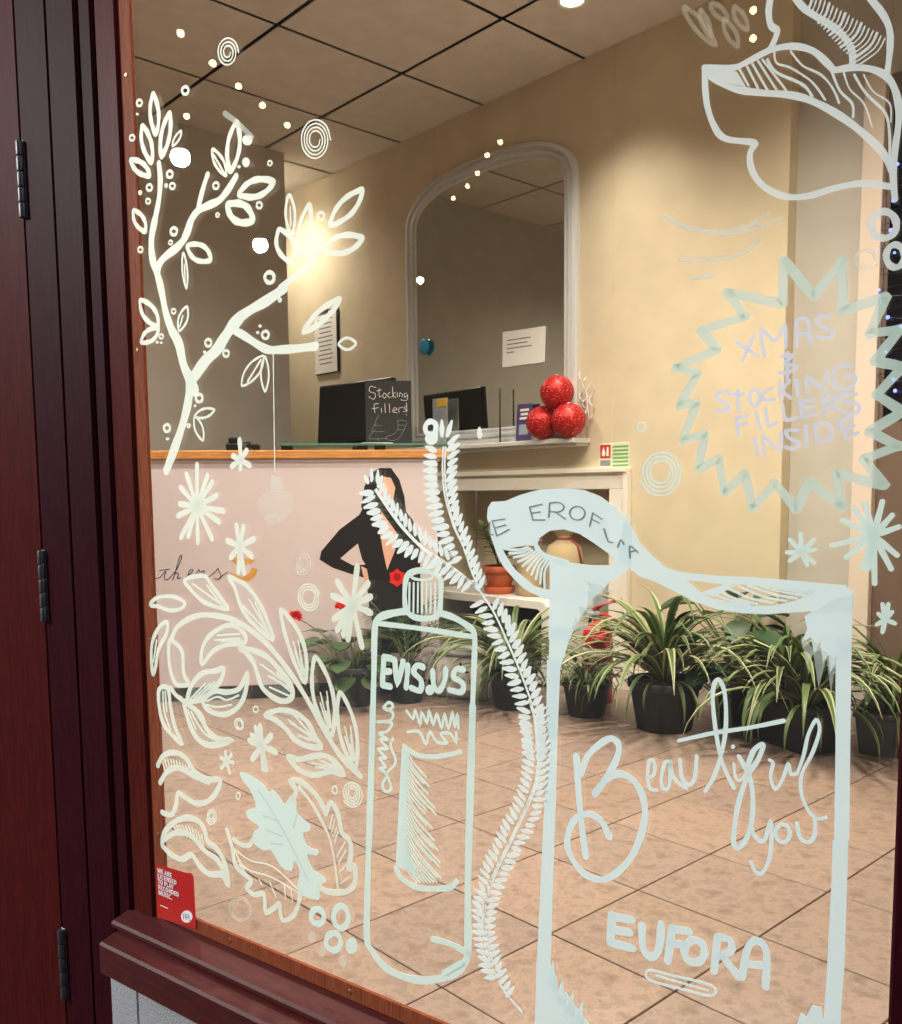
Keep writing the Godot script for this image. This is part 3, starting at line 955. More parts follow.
	for r in 3:
		part(pc, "text_line", box(Vector3(0.06 - 0.012 * (r % 2), 0.012, 0.0008), 0.0002), M.label_white, Vector3(0, 0.155 - r * 0.02, -0.009 + r * 0.0016), Basis(Vector3.RIGHT, -0.08))
	part(pc, "panel", box(Vector3(0.06, 0.05, 0.0008), 0.0002), M.leaflet_blue, Vector3(0, 0.06, -0.0012), Basis(Vector3.RIGHT, -0.08))
	var rod := thing("thin_stand", "thin black upright stand on the mirror ledge", "stand", Vector3(-2.05, 1.15, BACK + 0.06))
	part(rod, "rod", lathe([[0.0045, 0.0], [0.0045, 0.27], [0.001, 0.272]], 10), M.black_plastic)
	part(rod, "base", lathe([[0.001, 0.0], [0.028, 0.0], [0.028, 0.004], [0.006, 0.008]], 18), M.black_plastic)
	# baubles
	var spots := [["top red glitter bauble resting on the two below it", Vector3(-1.629, 1.362, -1.888)], ["red glitter bauble on the ledge, the one nearer the purple leaflet", Vector3(-1.718, 1.229, -1.888)], ["red glitter bauble at the free end of the ledge", Vector3(-1.558, 1.229, -1.888)]]
	for b in spots:
		var bb := thing("glitter_bauble", b[0], "bauble", b[1] - Vector3(0, 0.079, 0), Basis.IDENTITY, "red glitter baubles")
		part(bb, "globe", ball(0.079, 28, 14), M.glitter_red, Vector3(0, 0.079, 0))
		part(bb, "cap", lathe([[0.001, 0.0], [0.011, 0.0], [0.012, 0.008], [0.006, 0.011], [0.001, 0.011]], 14), M.silver, Vector3(0, 0.149, 0))
	var rb := thing("silver_ribbon", "curled silver ribbon behind the red baubles", "ribbon", Vector3(-1.52, 1.15, BACK + 0.03))
	for k in 4:
		var l := []
		for i in 14:
			var a := i * 0.75 + k
			l.append(Vector3(0.012 * cos(a) + 0.02 * k - 0.03, 0.16 + i * 0.011 - k * 0.025, 0.012 * sin(a)))
		part(rb, "curl", tube(l, 0.0028, 5), M.silver)
	part(rb, "tail", tube([Vector3(0, 0, 0), Vector3(0.01, 0.1, 0), Vector3(0, 0.2, 0)], 0.0025, 5), M.silver)
	# fire notice
	var fs := thing("fire_notice", "small fire action notice, red and green, beside the white trim", "sign", Vector3(-1.382, 1.01, BACK))
	part(fs, "plate", span(Vector3(-0.083, 0, 0), Vector3(0.083, 0.112, 0.003), 0.001), M.sign_pale)
	var rp := part(fs, "red_panel", span(Vector3(-0.079, 0.045, 0.003), Vector3(-0.02, 0.106, 0.004), 0.0003), M.sign_red)
	part(rp, "flame_symbol", solid([Vector2(-0.066, 0.055), Vector2(-0.052, 0.055), Vector2(-0.048, 0.072), Vector2(-0.055, 0.082), Vector2(-0.057, 0.098), Vector2(-0.066, 0.08), Vector2(-0.07, 0.066)], 0.0006), M.label_white, Vector3(0, 0, 0.004))
	part(rp, "extinguisher_symbol", solid([Vector2(-0.042, 0.054), Vector2(-0.03, 0.054), Vector2(-0.03, 0.085), Vector2(-0.033, 0.096), Vector2(-0.039, 0.096), Vector2(-0.042, 0.085)], 0.0006), M.label_white, Vector3(0, 0, 0.004))
	for r in 6:
		part(fs, "green_line", span(Vector3(-0.008, 0.1 - r * 0.017 - 0.009, 0.003), Vector3(0.079, 0.1 - r * 0.017, 0.0038), 0.0002), M.sign_green)
	part(fs, "small_print", span(Vector3(-0.079, 0.01, 0.003), Vector3(-0.02, 0.036, 0.0038), 0.0002), M.paper_text)

func rounded(w: float, h: float, r: float, x0: float, y0: float, n := 7) -> PackedVector2Array:
	var p := PackedVector2Array()
	for c in [[w - r, r, -PI / 2], [w - r, h - r, 0.0], [r, h - r, PI / 2], [r, r, PI]]:
		for i in n:
			var a: float = c[2] + PI / 2 * i / (n - 1)
			p.append(Vector2(x0 + c[0] + cos(a) * r, y0 + c[1] + sin(a) * r))
	return p

func build_hearth_things() -> void:
	# white unit with rounded corners, open in front
	var t := thing("white_cabinet", "low white cabinet with rounded corners and a dark open front", "cabinet", Vector3(-2.0, 0, -1.75))
	var o := rounded(0.88, 0.39, 0.045, -0.44, 0.015)
	var i_ := rounded(0.80, 0.31, 0.035, -0.40, 0.055)
	var st := begin()
	for k in o.size():
		var j := (k + 1) % o.size()
		var z0 := -0.33
		quad(st, Vector3(o[k].x, o[k].y, z0), Vector3(o[j].x, o[j].y, z0), Vector3(o[j].x, o[j].y, -0.004), Vector3(o[k].x, o[k].y, -0.004))
		var ok := o[k].lerp(i_[k], 0.1)
		var oj := o[j].lerp(i_[j], 0.1)
		quad(st, Vector3(o[k].x, o[k].y, -0.004), Vector3(o[j].x, o[j].y, -0.004), Vector3(oj.x, oj.y, 0), Vector3(ok.x, ok.y, 0))
		quad(st, Vector3(ok.x, ok.y, 0), Vector3(oj.x, oj.y, 0), Vector3(i_[j].x, i_[j].y, 0), Vector3(i_[k].x, i_[k].y, 0))
		quad(st, Vector3(i_[j].x, i_[j].y, z0), Vector3(i_[k].x, i_[k].y, z0), Vector3(i_[k].x, i_[k].y, 0), Vector3(i_[j].x, i_[j].y, 0))
	part(t, "shell", commit(st), M.white_gloss)
	part(t, "back_panel", span(Vector3(-0.43, 0.02, -0.335), Vector3(0.43, 0.4, -0.325), 0.001), M.black_plastic)
	part(t, "shelf", span(Vector3(-0.4, 0.2, -0.32), Vector3(0.4, 0.215, -0.05), 0.002), M.plastic_grey)
	part(t, "foot", span(Vector3(-0.4, 0, -0.3), Vector3(0.4, 0.02, -0.03), 0.002), M.black_plastic)
	# foodbank box
	var b := thing("donation_box", "grey plastic donation tub labelled foodbank before the white cabinet", "box", Vector3(-1.73, 0, -1.41), Basis(UP, 0.35))
	part(b, "tub", span(Vector3(-0.13, 0, -0.1), Vector3(0.13, 0.2, 0.1), 0.012), M.plastic_grey)
	part(b, "rim", span(Vector3(-0.137, 0.19, -0.107), Vector3(0.137, 0.21, 0.107), 0.006), M.plastic_grey)
	var lb := part(b, "label", span(Vector3(-0.11, 0.045, 0.1), Vector3(0.11, 0.185, 0.1018), 0.0005), M.paper)
	var tm := TextMesh.new()
	var fnt := SystemFont.new()
	fnt.font_names = PackedStringArray(["Droid Sans"])
	tm.font = fnt
	tm.text = "foodbank"
	tm.font_size = 32
	tm.pixel_size = 0.0011
	tm.depth = 0.0008
	part(lb, "lettering", tm, M.board_black, Vector3(0.0, 0.085, 0.1022))
	part(lb, "symbol", solid([Vector2(-0.02, 0.12), Vector2(0.05, 0.12), Vector2(0.05, 0.128), Vector2(0.018, 0.132), Vector2(0.016, 0.165), Vector2(0.006, 0.165), Vector2(0.004, 0.132), Vector2(-0.02, 0.128)], 0.0006), M.board_black, Vector3(0, 0, 0.1018))
	# terracotta pot
	var p := thing("terracotta_pot_plant", "olive leafed plant in a terracotta pot on the white cabinet", "plant", Vector3(-1.98, 0.405, -1.86))
	part(p, "pot", lathe([[0.001, 0.026], [0.055, 0.026], [0.057, 0.03], [0.075, 0.105], [0.083, 0.106], [0.085, 0.11], [0.085, 0.135], [0.078, 0.138], [0.074, 0.12]], 28), M.terracotta)
	part(p, "saucer", lathe([[0.001, 0.0], [0.068, 0.0], [0.072, 0.003], [0.08, 0.034], [0.078, 0.036], [0.06, 0.03]], 28), M.terracotta)
	part(p, "soil", lathe([[0.001, 0.125], [0.075, 0.123]], 18), M.soil)
	var small := [blade(0.075, 0.024, Color(0.13, 0.19, 0.08)), blade(0.09, 0.027, Color(0.17, 0.22, 0.09)), blade(0.065, 0.02, Color(0.1, 0.15, 0.07))]
	for k in 11:
		var yaw := TAU * k / 11 + rng.randf() * 0.4
		var tip := Vector3(cos(yaw) * rng.randf_range(0.04, 0.12), rng.randf_range(0.24, 0.36), sin(yaw) * rng.randf_range(0.04, 0.11))
		var l := stalk(Vector3(0, 0.12, 0), tip, 0.02)
		var s := part(p, "stem", tube(l, 0.0028, 5, 0.0015), M.stem_green)
		for m in 9:
			var f := 0.3 + 0.7 * m / 8.0
			var at: Vector3 = l[0].lerp(l[5], f) + UP * sin(PI * f) * 0.02
			part(s, "leaf", small[(m + k) % 3], M.leaf_olive, at, Basis(UP, yaw + m * 2.4 + rng.randf()) * Basis(Vector3(0, 0, 1), rng.randf_range(0.2, 0.9)))
	# gift sacks
	for k in 2:
		var g := thing("gift_sack", ["tan drawstring gift sack on the cabinet seen through the painted handle", "smaller tan gift sack beside the larger one on the cabinet"][k], "bag", Vector3(-1.61 - 0.18 * k, 0.405, -1.92 + 0.03 * k), Basis(UP, 0.4), "gift sacks")
		var sc := 1.3 - 0.3 * k
		part(g, "sack", lathe([[0.001, 0.0], [0.062 * sc, 0.002], [0.074 * sc, 0.03 * sc], [0.072 * sc, 0.14 * sc], [0.058 * sc, 0.19 * sc], [0.022 * sc, 0.215 * sc], [0.03 * sc, 0.23 * sc], [0.056 * sc, 0.27 * sc], [0.05 * sc, 0.27 * sc], [0.02 * sc, 0.225 * sc]], 16), M.sack)
		part(g, "drawstring", lathe([[0.021 * sc, 0.208 * sc], [0.028 * sc, 0.214 * sc], [0.028 * sc, 0.219 * sc], [0.021 * sc, 0.224 * sc]], 16), M.ribbon_red)
		part(g, "ribbon_end", tube([Vector3(0.026 * sc, 0.215 * sc, 0.01), Vector3(0.06 * sc, 0.19 * sc, 0.03), Vector3(0.075 * sc, 0.12 * sc, 0.035)], 0.005, 6), M.ribbon_red)
	# fire extinguisher
	var e := thing("fire_extinguisher", "red fire extinguisher with a black valve standing by the white trim", "extinguisher", Vector3(-1.25, 0, -1.72))
	part(e, "cylinder", lathe([[0.001, 0.0], [0.06, 0.0], [0.064, 0.004], [0.066, 0.02], [0.066, 0.28], [0.062, 0.305], [0.048, 0.328], [0.026, 0.342], [0.02, 0.345], [0.02, 0.36], [0.001, 0.36]], 28), M.red_metal)
	part(e, "label", lathe([[0.0664, 0.12], [0.0668, 0.121], [0.0668, 0.245], [0.0664, 0.246]], 28), M.red_dark)
	part(e, "label_band", lathe([[0.067, 0.205], [0.0672, 0.206], [0.0672, 0.24], [0.067, 0.241]], 28), M.label_white)
	part(e, "label_band", lathe([[0.067, 0.17], [0.0672, 0.1705], [0.0672, 0.178], [0.067, 0.179]], 28), M.label_white)
	var head := part(e, "valve", lathe([[0.001, 0.36], [0.018, 0.36], [0.018, 0.385], [0.012, 0.395], [0.001, 0.395]], 16), M.steel)
	part(head, "gauge", lathe([[0.001, 0.0], [0.015, 0.0], [0.015, 0.02], [0.001, 0.02]], 16), M.black_plastic, Vector3(-0.05, 0.385, 0.03), Basis(Vector3(0, 0, 1), PI / 2) * Basis(UP, 0.5))
	part(head, "gauge_pipe", tube([Vector3(0, 0.38, 0), Vector3(-0.05, 0.385, 0.03)], 0.006, 8), M.steel)
	part(e, "lever", tube([Vector3(-0.02, 0.395, 0.0), Vector3(0.04, 0.43, 0.01), Vector3(0.14, 0.455, 0.02)], 0.011, 6, 0.006), M.red_metal)
	part(e, "handle", tube([Vector3(-0.015, 0.385, 0.0), Vector3(0.06, 0.378, 0.01), Vector3(0.16, 0.352, 0.02)], 0.011, 6, 0.006), M.red_metal)
	part(e, "hose", tube([Vector3(-0.015, 0.375, -0.01), Vector3(-0.06, 0.36, -0.03), Vector3(-0.085, 0.26, -0.03), Vector3(-0.08, 0.12, -0.02)], 0.008, 8), M.black_plastic)

func build_plants() -> void:
	rng.seed = 77
	# leafy begonia before the counter
	var at := ctr(0.8, 0, 0.16)
	var t := planter("begonia_plant", "bushy round-leafed plant in a dark pot against the counter front", at, 0.11, 0.17)
	var round_leaf := [blade(0.085, 0.075, Color(0.05, 0.1, 0.03), 0.25, 0.12), blade(0.1, 0.085, Color(0.08, 0.14, 0.05), 0.25, 0.12), blade(0.075, 0.065, Color(0.12, 0.1, 0.05), 0.25, 0.12)]
	for k in 44:
		var yaw := TAU * k * 0.382
		var r := 0.05 + 0.13 * sqrt(fmod(k * 0.618, 1.0))
		var tip := Vector3(cos(yaw) * r, 0.2 + rng.randf_range(0.0, 0.15) - r * 0.3, sin(yaw) * r)
		if (at + tip - CTR_AT).dot(CTR_OUT) < 0.1:
			tip -= CTR_OUT * minf(0.0, (at + tip - CTR_AT).dot(CTR_OUT) - 0.1)
		var s := part(t, "stem", tube(stalk(Vector3(cos(yaw) * 0.03, 0.14, sin(yaw) * 0.03), tip, 0.01), 0.0022, 4), M.stem_green)
		part(s, "leaf", round_leaf[k % 3], M.leaf_dark, tip, Basis(UP, -yaw + rng.randf_range(-0.5, 0.5)) * Basis(Vector3(0, 0, 1), rng.randf_range(-0.2, 0.4)))
	# red carnations on wire stems
	for k in 2:
		var tipc: Vector3 = [Vector3(-2.064, 0.39, -0.72), Vector3(-1.957, 0.43, -0.876)][k]
		var root := at + Vector3(0.02 * k, 0.15, 0.0)
		var c := thing("red_carnation", ["red carnation leaning out over the pink counter front", "small red carnation behind the bold painted snowflake"][k], "flower", root, Basis.IDENTITY, "red carnations")
		part(c, "stem", tube(stalk(Vector3.ZERO, tipc - root, 0.03), 0.0025, 5), M.stem_green)
		var hd := part(c, "bloom", lathe([[0.001, -0.012], [0.014, -0.004], [0.02, 0.006], [0.012, 0.014], [0.001, 0.016]], 12), M.carnation, tipc - root)
		var pet := blade(0.034, 0.03, Color(1, 1, 1), 0.3, 0.5)
		for m in 22:
			part(hd, "petal", pet, M.carnation, Vector3.ZERO, Basis(UP, m * 2.4) * Basis(Vector3(0, 0, 1), -0.2 + 1.5 * m / 22.0) * Basis.from_scale(Vector3.ONE * (1.0 if k == 0 else 0.72)))
	# palm with feathered fronds at the counter end
	t = planter("palm_plant", "small palm with narrow feathered fronds at the counter corner", ctr(1.03, 0, 0.15), 0.09, 0.16)
	var needle := strap(0.13, 0.009, 0.5, 1.1, Color(0.04, 0.085, 0.03), Color(0.06, 0.11, 0.04))
	for k in 13:
		var yaw := TAU * k / 13 + rng.randf() * 0.3
		var out := Vector3(cos(yaw), 0, sin(yaw))
		var reach := rng.randf_range(0.1, 0.26)
		var tip := out * reach + UP * rng.randf_range(0.3, 0.47)
		if (t.position + tip - CTR_AT).dot(CTR_OUT) < 0.08:
			tip += CTR_OUT * (0.08 - (t.position + tip - CTR_AT).dot(CTR_OUT))
		var l := stalk(UP * 0.14, tip, 0.05)
		var fr := part(t, "frond", tube(l, 0.003, 4, 0.0012), M.stem_green)
		for m in 14:
			var f := 0.25 + 0.75 * (m / 2) / 6.0
			var p: Vector3 = l[0].lerp(l[5], f) + UP * sin(PI * f) * 0.05
			part(fr, "leaflet", needle, M.leaf_dark, p, Basis(UP, -yaw + (0.7 if m % 2 else -0.7)) * Basis.from_scale(Vector3.ONE * (1.15 - 0.5 * f)))
	# spider plants along the wall
	t = planter("spider_plant", "spider plant sprawling behind the painted fern in a dark pot", Vector3(-1.43, 0, -1.38), 0.105, 0.16)
	spider_plant(t, UP * 0.15, 80, 1.2)
	skirt(t, UP * 0.16, 0.1, 12, 0.6)
	t = planter("spider_plant", "compact spider plant before the red extinguisher", Vector3(-1.13, 0, -1.5), 0.1, 0.14)
	spider_plant(t, UP * 0.12, 56, 0.62, -0.15)
	t = planter("spider_plant", "tall arching spider plant with hanging striped leaves", Vector3(-0.79, 0, -1.55), 0.14, 0.19)
	spider_plant(t, UP * 0.18, 96, 1.35, 0.15)
	skirt(t, UP * 0.2, 0.13, 20, 0.8)
	t = planter("syngonium_plant", "dark green broad-leafed plant between two spider plants", Vector3(-0.62, 0, -1.8), 0.115, 0.18)
	var heart := [blade(0.12, 0.085, Color(0.03, 0.075, 0.035), 0.2), blade(0.14, 0.1, Color(0.04, 0.1, 0.045), 0.2), blade(0.1, 0.07, Color(0.05, 0.11, 0.05), 0.2)]
	for k in 34:
		var yaw3 := TAU * k * 0.382
		var r3 := 0.04 + 0.17 * sqrt(fmod(k * 0.618, 1.0))
		var tip3 := Vector3(cos(yaw3) * r3, 0.24 + rng.randf_range(0.04, 0.33) - r3 * 0.35, sin(yaw3) * r3)
		tip3.z = maxf(tip3.z, -0.06)
		var s3 := part(t, "stem", tube(stalk(UP * 0.16, tip3, 0.03), 0.0026, 4), M.stem_green)
		part(s3, "leaf", heart[k % 3], M.leaf_dark, tip3, Basis(UP, -yaw3 + rng.randf_range(-0.4, 0.4)) * Basis(Vector3(0, 0, 1), rng.randf_range(-0.3, 0.3)))
	t = trough("spider_plant", "bushy spider plant in a dark trough behind the painted script", Vector3(-0.33, 0, -1.68), -0.35, 0.3, 0.17, 0.17, "pot_grey")
	spider_plant(t, Vector3(-0.06, 0.16, 0), 76, 1.3, 0.1)
	spider_plant(t, Vector3(0.08, 0.16, 0.02), 70, 1.15)
	skirt(t, Vector3(-0.08, 0.17, 0), 0.08, 14, 0.75)
	skirt(t, Vector3(0.08, 0.17, 0), 0.08, 14, 0.75)
	t = trough("yucca_plant", "spiky striped plant in the slate trough by the dark door", Vector3(-0.07, 0, -1.86), -1.3, 0.26, 0.2, 0.15, "pot_slate")
	spider_plant(t, Vector3(0, 0.14, 0), 64, 1.1, 0.3)
	skirt(t, UP * 0.15, 0.1, 8, 0.6)

func build_lights_outside() -> void:
	# festoon bulbs strung across the street, seen only as reflections in the pane
	var runs := [[[-2.397, 3.333], [-2.464, 3.656], [-2.515, 3.939], [-2.548, 4.204], [-2.589, 4.513], [-3.056, 4.128]], [[-1.502, 5.368], [-1.669, 5.543], [-1.87, 5.836], [-2.049, 6.059], [-2.262, 6.265]], [[0.211, 4.375], [0.176, 4.66]]]
	for r in runs.size():
		var t := thing("festoon_string", ["festoon string of six warm bulbs over the street", "festoon string of five warm bulbs farther over the street", "short festoon string of two warm bulbs"][r], "string lights", Vector3(0, 3.2, 0), Basis.IDENTITY, "street festoon lights")
		var l := []
		for p in runs[r]:
			l.append(Vector3(p[0], 0.05, p[1]))
			part(t, "bulb", ball(0.017, 12, 8), M.bulb_warm, Vector3(p[0], 0, p[1]))
			part(t, "socket", lathe([[0.01, 0.0], [0.012, 0.004], [0.012, 0.03], [0.004, 0.036]], 10), M.black_plastic, Vector3(p[0], 0.018, p[1]))
		part(t, "wire", tube(l, 0.0012, 5), M.black_plastic)
	var lamps := [[Vector3(-3.556, 3.2, 4.637), 0.06], [Vector3(-4.424, 3.2, 6.68), 0.065], [Vector3(-3.746, 3.2, 8.601), 0.035]]
	for k in 3:
		var p: Vector3 = lamps[k][0]
		var r: float = lamps[k][1]
		var t := thing("street_lamp", ["hanging globe street lamp nearest the shop window", "hanging globe street lamp second from the shop window", "small hanging globe street lamp far across the street"][k], "street lamp", p - UP * r, Basis.IDENTITY, "street lamps")
		var h := r
		part(t, "cable", tube([Vector3(0, h + r, 0), Vector3(0, h + 1.4, 0)], 0.004, 5), M.plinth_black)
		part(t, "cap", lathe([[0.001, h + r + 0.02], [0.03, h + r + 0.01], [r, h + r * 0.6]], 14), M.plinth_black)
		part(t, "lamp_globe", ball(r, 18, 10), M.lamp_street, Vector3(0, h, 0))
		var o := OmniLight3D.new()
		o.name = "lamp_globe_light"
		t.add_child(o)
		o.position = Vector3(0, h, 0)
		o.light_color = Color(0.96, 1.0, 0.98)
		o.light_energy = [27.0, 22.0, 4.0][k]
		o.light_size = r
		o.omni_range = 20
		o.omni_attenuation = 2
		o.shadow_enabled = true
	# blue fairy lights on the dark door
	var fl := thing("fairy_light_string", "string of tiny blue fairy lights on the dark corner door", "fairy lights", Vector3(-0.12, 1.25, BACK - 0.035))
	var path := []
	rng.seed = 5
	for i in 40:
		var p2 := Vector3(-0.05 + 0.1 * sin(i * 1.7) + rng.randf_range(-0.03, 0.03), 0.02 * i, 0.004)
		path.append(p2)
		part(fl, "bulb", ball(0.0045 + 0.003 * rng.randf(), 8, 5), M.bulb_blue, p2 + Vector3(0, 0, 0.006))
	part(fl, "wire", tube(path, 0.0012, 4), M.black_plastic)

func build_sticker() -> void:
	var d := thing("window_sticker", "red square licence sticker in the lower corner of the window", "sticker", win(-1.2545, 0.19), win_basis())
	d.set_meta("origin", Vector2(-12545, 1900))
	d.set_meta("lift", 0.0018)
	fill(d, "sticker_sheet", "sticker_red", [-13060,2766,-12238,2810,-12106,2839,-12050,2801,-12042,2446,-12030,1899,-12576,1846,-13083,1802])
	fill(d, ">logo_disc", "sticker_white", [-12114,2088,-12132,2036,-12177,1986,-12240,1948,-12309,1928,-12370,1932,-12411,1958,-12424,2002,-12405,2054,-12360,2104,-12296,2143,-12227,2162,-12167,2157,-12127,2131])
	line(d, ">logo_letter", "sticker_purple", 12, false, [-12355,2063,-12360,1975])
	line(d, ">logo_letter", "sticker_purple", 12, false, [-12355,2063,-12296,2074,-12304,2029,-12352,2016])
	line(d, ">logo_letter", "sticker_purple", 12, false, [-12281,2074,-12286,1986])
	line(d, ">logo_letter", "sticker_purple", 12, false, [-12281,2074,-12225,2084,-12233,2037,-12278,2025])
	line(d, ">logo_letter", "sticker_purple", 12, false, [-12202,2081,-12206,2003,-12165,2006])
	var fnt := SystemFont.new()
	fnt.font_names = PackedStringArray(["Droid Sans"])
	fnt.font_weight = 700
	var sheet: Node3D = last_part[d]
	var rows := ["WE ARE", "LICENSED", "TO PLAY", "RECORDED", "MUSIC."]
	for k in rows.size():
		var tm := TextMesh.new()
		tm.font = fnt
		tm.text = rows[k]
		tm.font_size = 32
		tm.pixel_size = 0.000345
		tm.depth = 0.0004
		tm.horizontal_alignment = HORIZONTAL_ALIGNMENT_LEFT
		part(sheet, "text_line", tm, M.sticker_white, Vector3(-1.3005 + 1.2545, 0.2675 - 0.19 - k * 0.0098, 0.0034))
	part(sheet, "small_print", box(Vector3(0.022, 0.0012, 0.0004), 0.0001), M.sticker_white, Vector3(-0.031, 0.016, 0.0033))

func build_paintings() -> void:
	var d: Node3D
	d = drawing("painted_tree", "white painted branching tree with open oval leaves and berry rings, upper window", "window painting", "", 2380, 7450)
	line(d, "trunk", "cream", 176, false, [1182,8898,1171,8571,1001,8173,770,7795,536,7450])
	line(d, "trunk", "cream", 183, false, [810,9604,973,9384,1082,9023,1318,8654])
	line(d, "branch", "cream", 116, false, [649,12146,669,11909,625,11653,528,11405,397,11079])
	line(d, "branch", "cream", 147, false, [496,11333,387,11056,394,10757,497,10524,591,10240,673,9904,810,9604])
	line(d, "branch", "cream", 99, false, [1790,11744,1679,11577,1555,11334])
	line(d, "branch", "cream", 117, false, [2411,11592,2230,11443,2020,11334,1778,11310,1531,11274,1335,11142,1196,10945])
	line(d, "branch", "cream", 135, false, [1379,11175,1240,10965,1040,10841,727,10745,550,10638,507,10469])
	line(d, "branch", "cream", 198, false, [1264,8820,1573,9059,1849,9204,2059,9376,2224,9512,2424,9628])
	line(d, "branch", "cream", 152, false, [2385,9620,2676,9710,2977,9783,3342,9904])
	line(d, "branch", "cream", 110, false, [3261,9920,3688,10086,3906,10201,4046,10355,4110,10505])
	line(d, "branch", "cream", 119, false, [2269,9446,2462,9360,2744,9204,2975,9102,3205,9079,3519,9063,3919,9054])
	line(d, "leaf", "cream", 86, true, [575,13189,529,13128,493,13030,483,12914,504,12791,549,12676,602,12594,649,12656,684,12755,694,12871,673,12992,628,13107])
	line(d, "leaf", "cream", 87, true, [277,12789,245,12723,235,12621,256,12505,311,12386,388,12277,464,12203,495,12269,505,12371,484,12486,431,12604,354,12714])
	line(d, "leaf", "cream", 95, true, [954,12810,880,12759,800,12670,739,12561,708,12441,705,12325,726,12239,801,12293,881,12383,941,12492,972,12611,974,12726])
	line(d, "leaf", "cream", 37, true, [1002,12329,1052,12336,1110,12355,1160,12384,1196,12422,1215,12462,1217,12496,1168,12490,1110,12471,1060,12442,1024,12405,1004,12363])
	line(d, "leaf", "cream", 82, true, [-56,12355,-41,12295,9,12219,90,12145,195,12083,311,12038,406,12016,392,12075,343,12150,264,12223,159,12285,42,12332])
	line(d, "leaf", "cream", 75, true, [-32,11575,-53,11524,-48,11451,-11,11373,60,11300,151,11239,236,11201,257,11252,251,11325,215,11401,145,11474,54,11536])
	line(d, "leaf", "cream", 86, true, [2458,12324,2379,12267,2302,12168,2251,12046,2238,11913,2259,11783,2300,11688,2380,11748,2456,11849,2506,11970,2518,12102,2499,12230])
	line(d, "leaf", "cream", 45, true, [1920,12079,1909,12023,1924,11942,1965,11854,2034,11769,2118,11695,2194,11649,2204,11705,2190,11785,2149,11872,2081,11957,1997,12031])
	line(d, "leaf", "cream", 90, true, [2467,11335,2581,11284,2731,11245,2882,11235,3015,11258,3121,11306,3180,11363,3072,11413,2926,11452,2777,11464,2640,11442,2530,11394])
	line(d, "leaf", "cream", 102, true, [2212,11236,2224,11157,2277,11067,2366,10991,2486,10941,2620,10917,2730,10919,2719,10996,2667,11084,2580,11159,2461,11211,2327,11237])
	line(d, "leaf", "cream", 76, true, [1274,10816,1289,10743,1346,10659,1437,10589,1557,10543,1689,10522,1797,10527,1782,10599,1727,10681,1638,10750,1519,10797,1386,10819])
	line(d, "leaf", "cream", 38, true, [1162,10730,1139,10669,1125,10575,1125,10469,1143,10361,1174,10263,1207,10196,1230,10258,1244,10352,1244,10458,1226,10565,1196,10663])
	line(d, "leaf", "cream", 79, true, [48,10169,30,10096,52,9999,115,9901,221,9815,350,9747,466,9711,482,9783,461,9879,399,9975,296,10062,166,10131])
	line(d, "leaf", "cream", 74, true, [477,9676,385,9691,273,9689,170,9667,91,9623,40,9564,25,9509,120,9494,234,9497,337,9520,414,9565,463,9622])
	line(d, "leaf", "cream", 42, true, [1200,9925,1128,9899,1053,9850,998,9787,972,9713,974,9639,998,9583,1071,9610,1146,9660,1201,9724,1226,9796,1223,9869])
	line(d, "leaf", "cream", 35, true, [2877,9025,2769,9010,2641,8966,2530,8899,2451,8812,2407,8717,2404,8639,2516,8656,2645,8702,2756,8770,2833,8856,2874,8949])
	line(d, "leaf", "cream", 34, true, [2905,9013,2863,8958,2829,8872,2814,8775,2823,8675,2853,8584,2891,8522,2932,8579,2966,8665,2981,8762,2971,8861,2942,8951])
	line(d, "leaf", "cream", 38, true, [1766,8331,1697,8353,1601,8364,1502,8359,1410,8336,1335,8298,1290,8259,1362,8238,1460,8227,1560,8232,1650,8256,1724,8293])
	line(d, "leaf", "cream", 38, true, [1298,8259,1275,8207,1271,8134,1292,8057,1339,7985,1405,7923,1469,7886,1491,7938,1495,8010,1475,8087,1428,8159,1362,8220])
	line(d, "leaf", "cream", 48, true, [3486,11133,3446,11077,3415,10987,3406,10884,3424,10776,3464,10676,3510,10607,3551,10665,3581,10755,3589,10858,3571,10964,3532,11064])
	line(d, "leaf", "cream", 73, true, [3867,10928,3793,10869,3715,10770,3656,10649,3628,10518,3628,10392,3652,10300,3728,10362,3806,10463,3864,10584,3891,10714,3890,10838])
	line(d, "leaf", "cream", 74, true, [3278,10707,3229,10644,3207,10554,3227,10457,3295,10364,3395,10284,3496,10235,3545,10298,3566,10388,3546,10483,3480,10575,3380,10656])
	line(d, "leaf", "cream", 76, true, [4819,10930,4707,10930,4570,10903,4442,10849,4341,10770,4275,10677,4253,10596,4370,10598,4510,10628,4638,10683,4735,10762,4798,10852])
	line(d, "leaf", "cream", 77, true, [4804,10331,4706,10379,4570,10416,4428,10427,4295,10405,4185,10357,4120,10300,4223,10251,4364,10214,4507,10205,4637,10228,4743,10276])
	line(d, "leaf", "cream", 81, true, [4387,9620,4279,9606,4136,9566,3990,9505,3861,9427,3758,9342,3702,9272,3816,9289,3965,9332,4111,9394,4237,9471,4335,9554])
	line(d, "leaf", "cream", 37, true, [4660,9017,4622,9055,4566,9088,4504,9104,4442,9098,4386,9073,4350,9040,4388,9001,4445,8968,4508,8952,4570,8959,4624,8984])
	line(d, "vein", "cream", 26, false, [3501,10714,3502,10967])
	line(d, "vein", "cream", 31, false, [2529,8692,2826,8974])
	line(d, "vein", "cream", 31, false, [1019,9648,1098,9799])
	line(d, "vein", "cream", 28, false, [1936,12001,2176,11677])
	line(d, "vein", "cream", 26, false, [1186,10555,1186,10265])
	line(d, "berry", "cream", 46, true, [1427,13022,1403,12990,1348,12989,1294,13018,1274,13062,1298,13094,1354,13095,1407,13066])
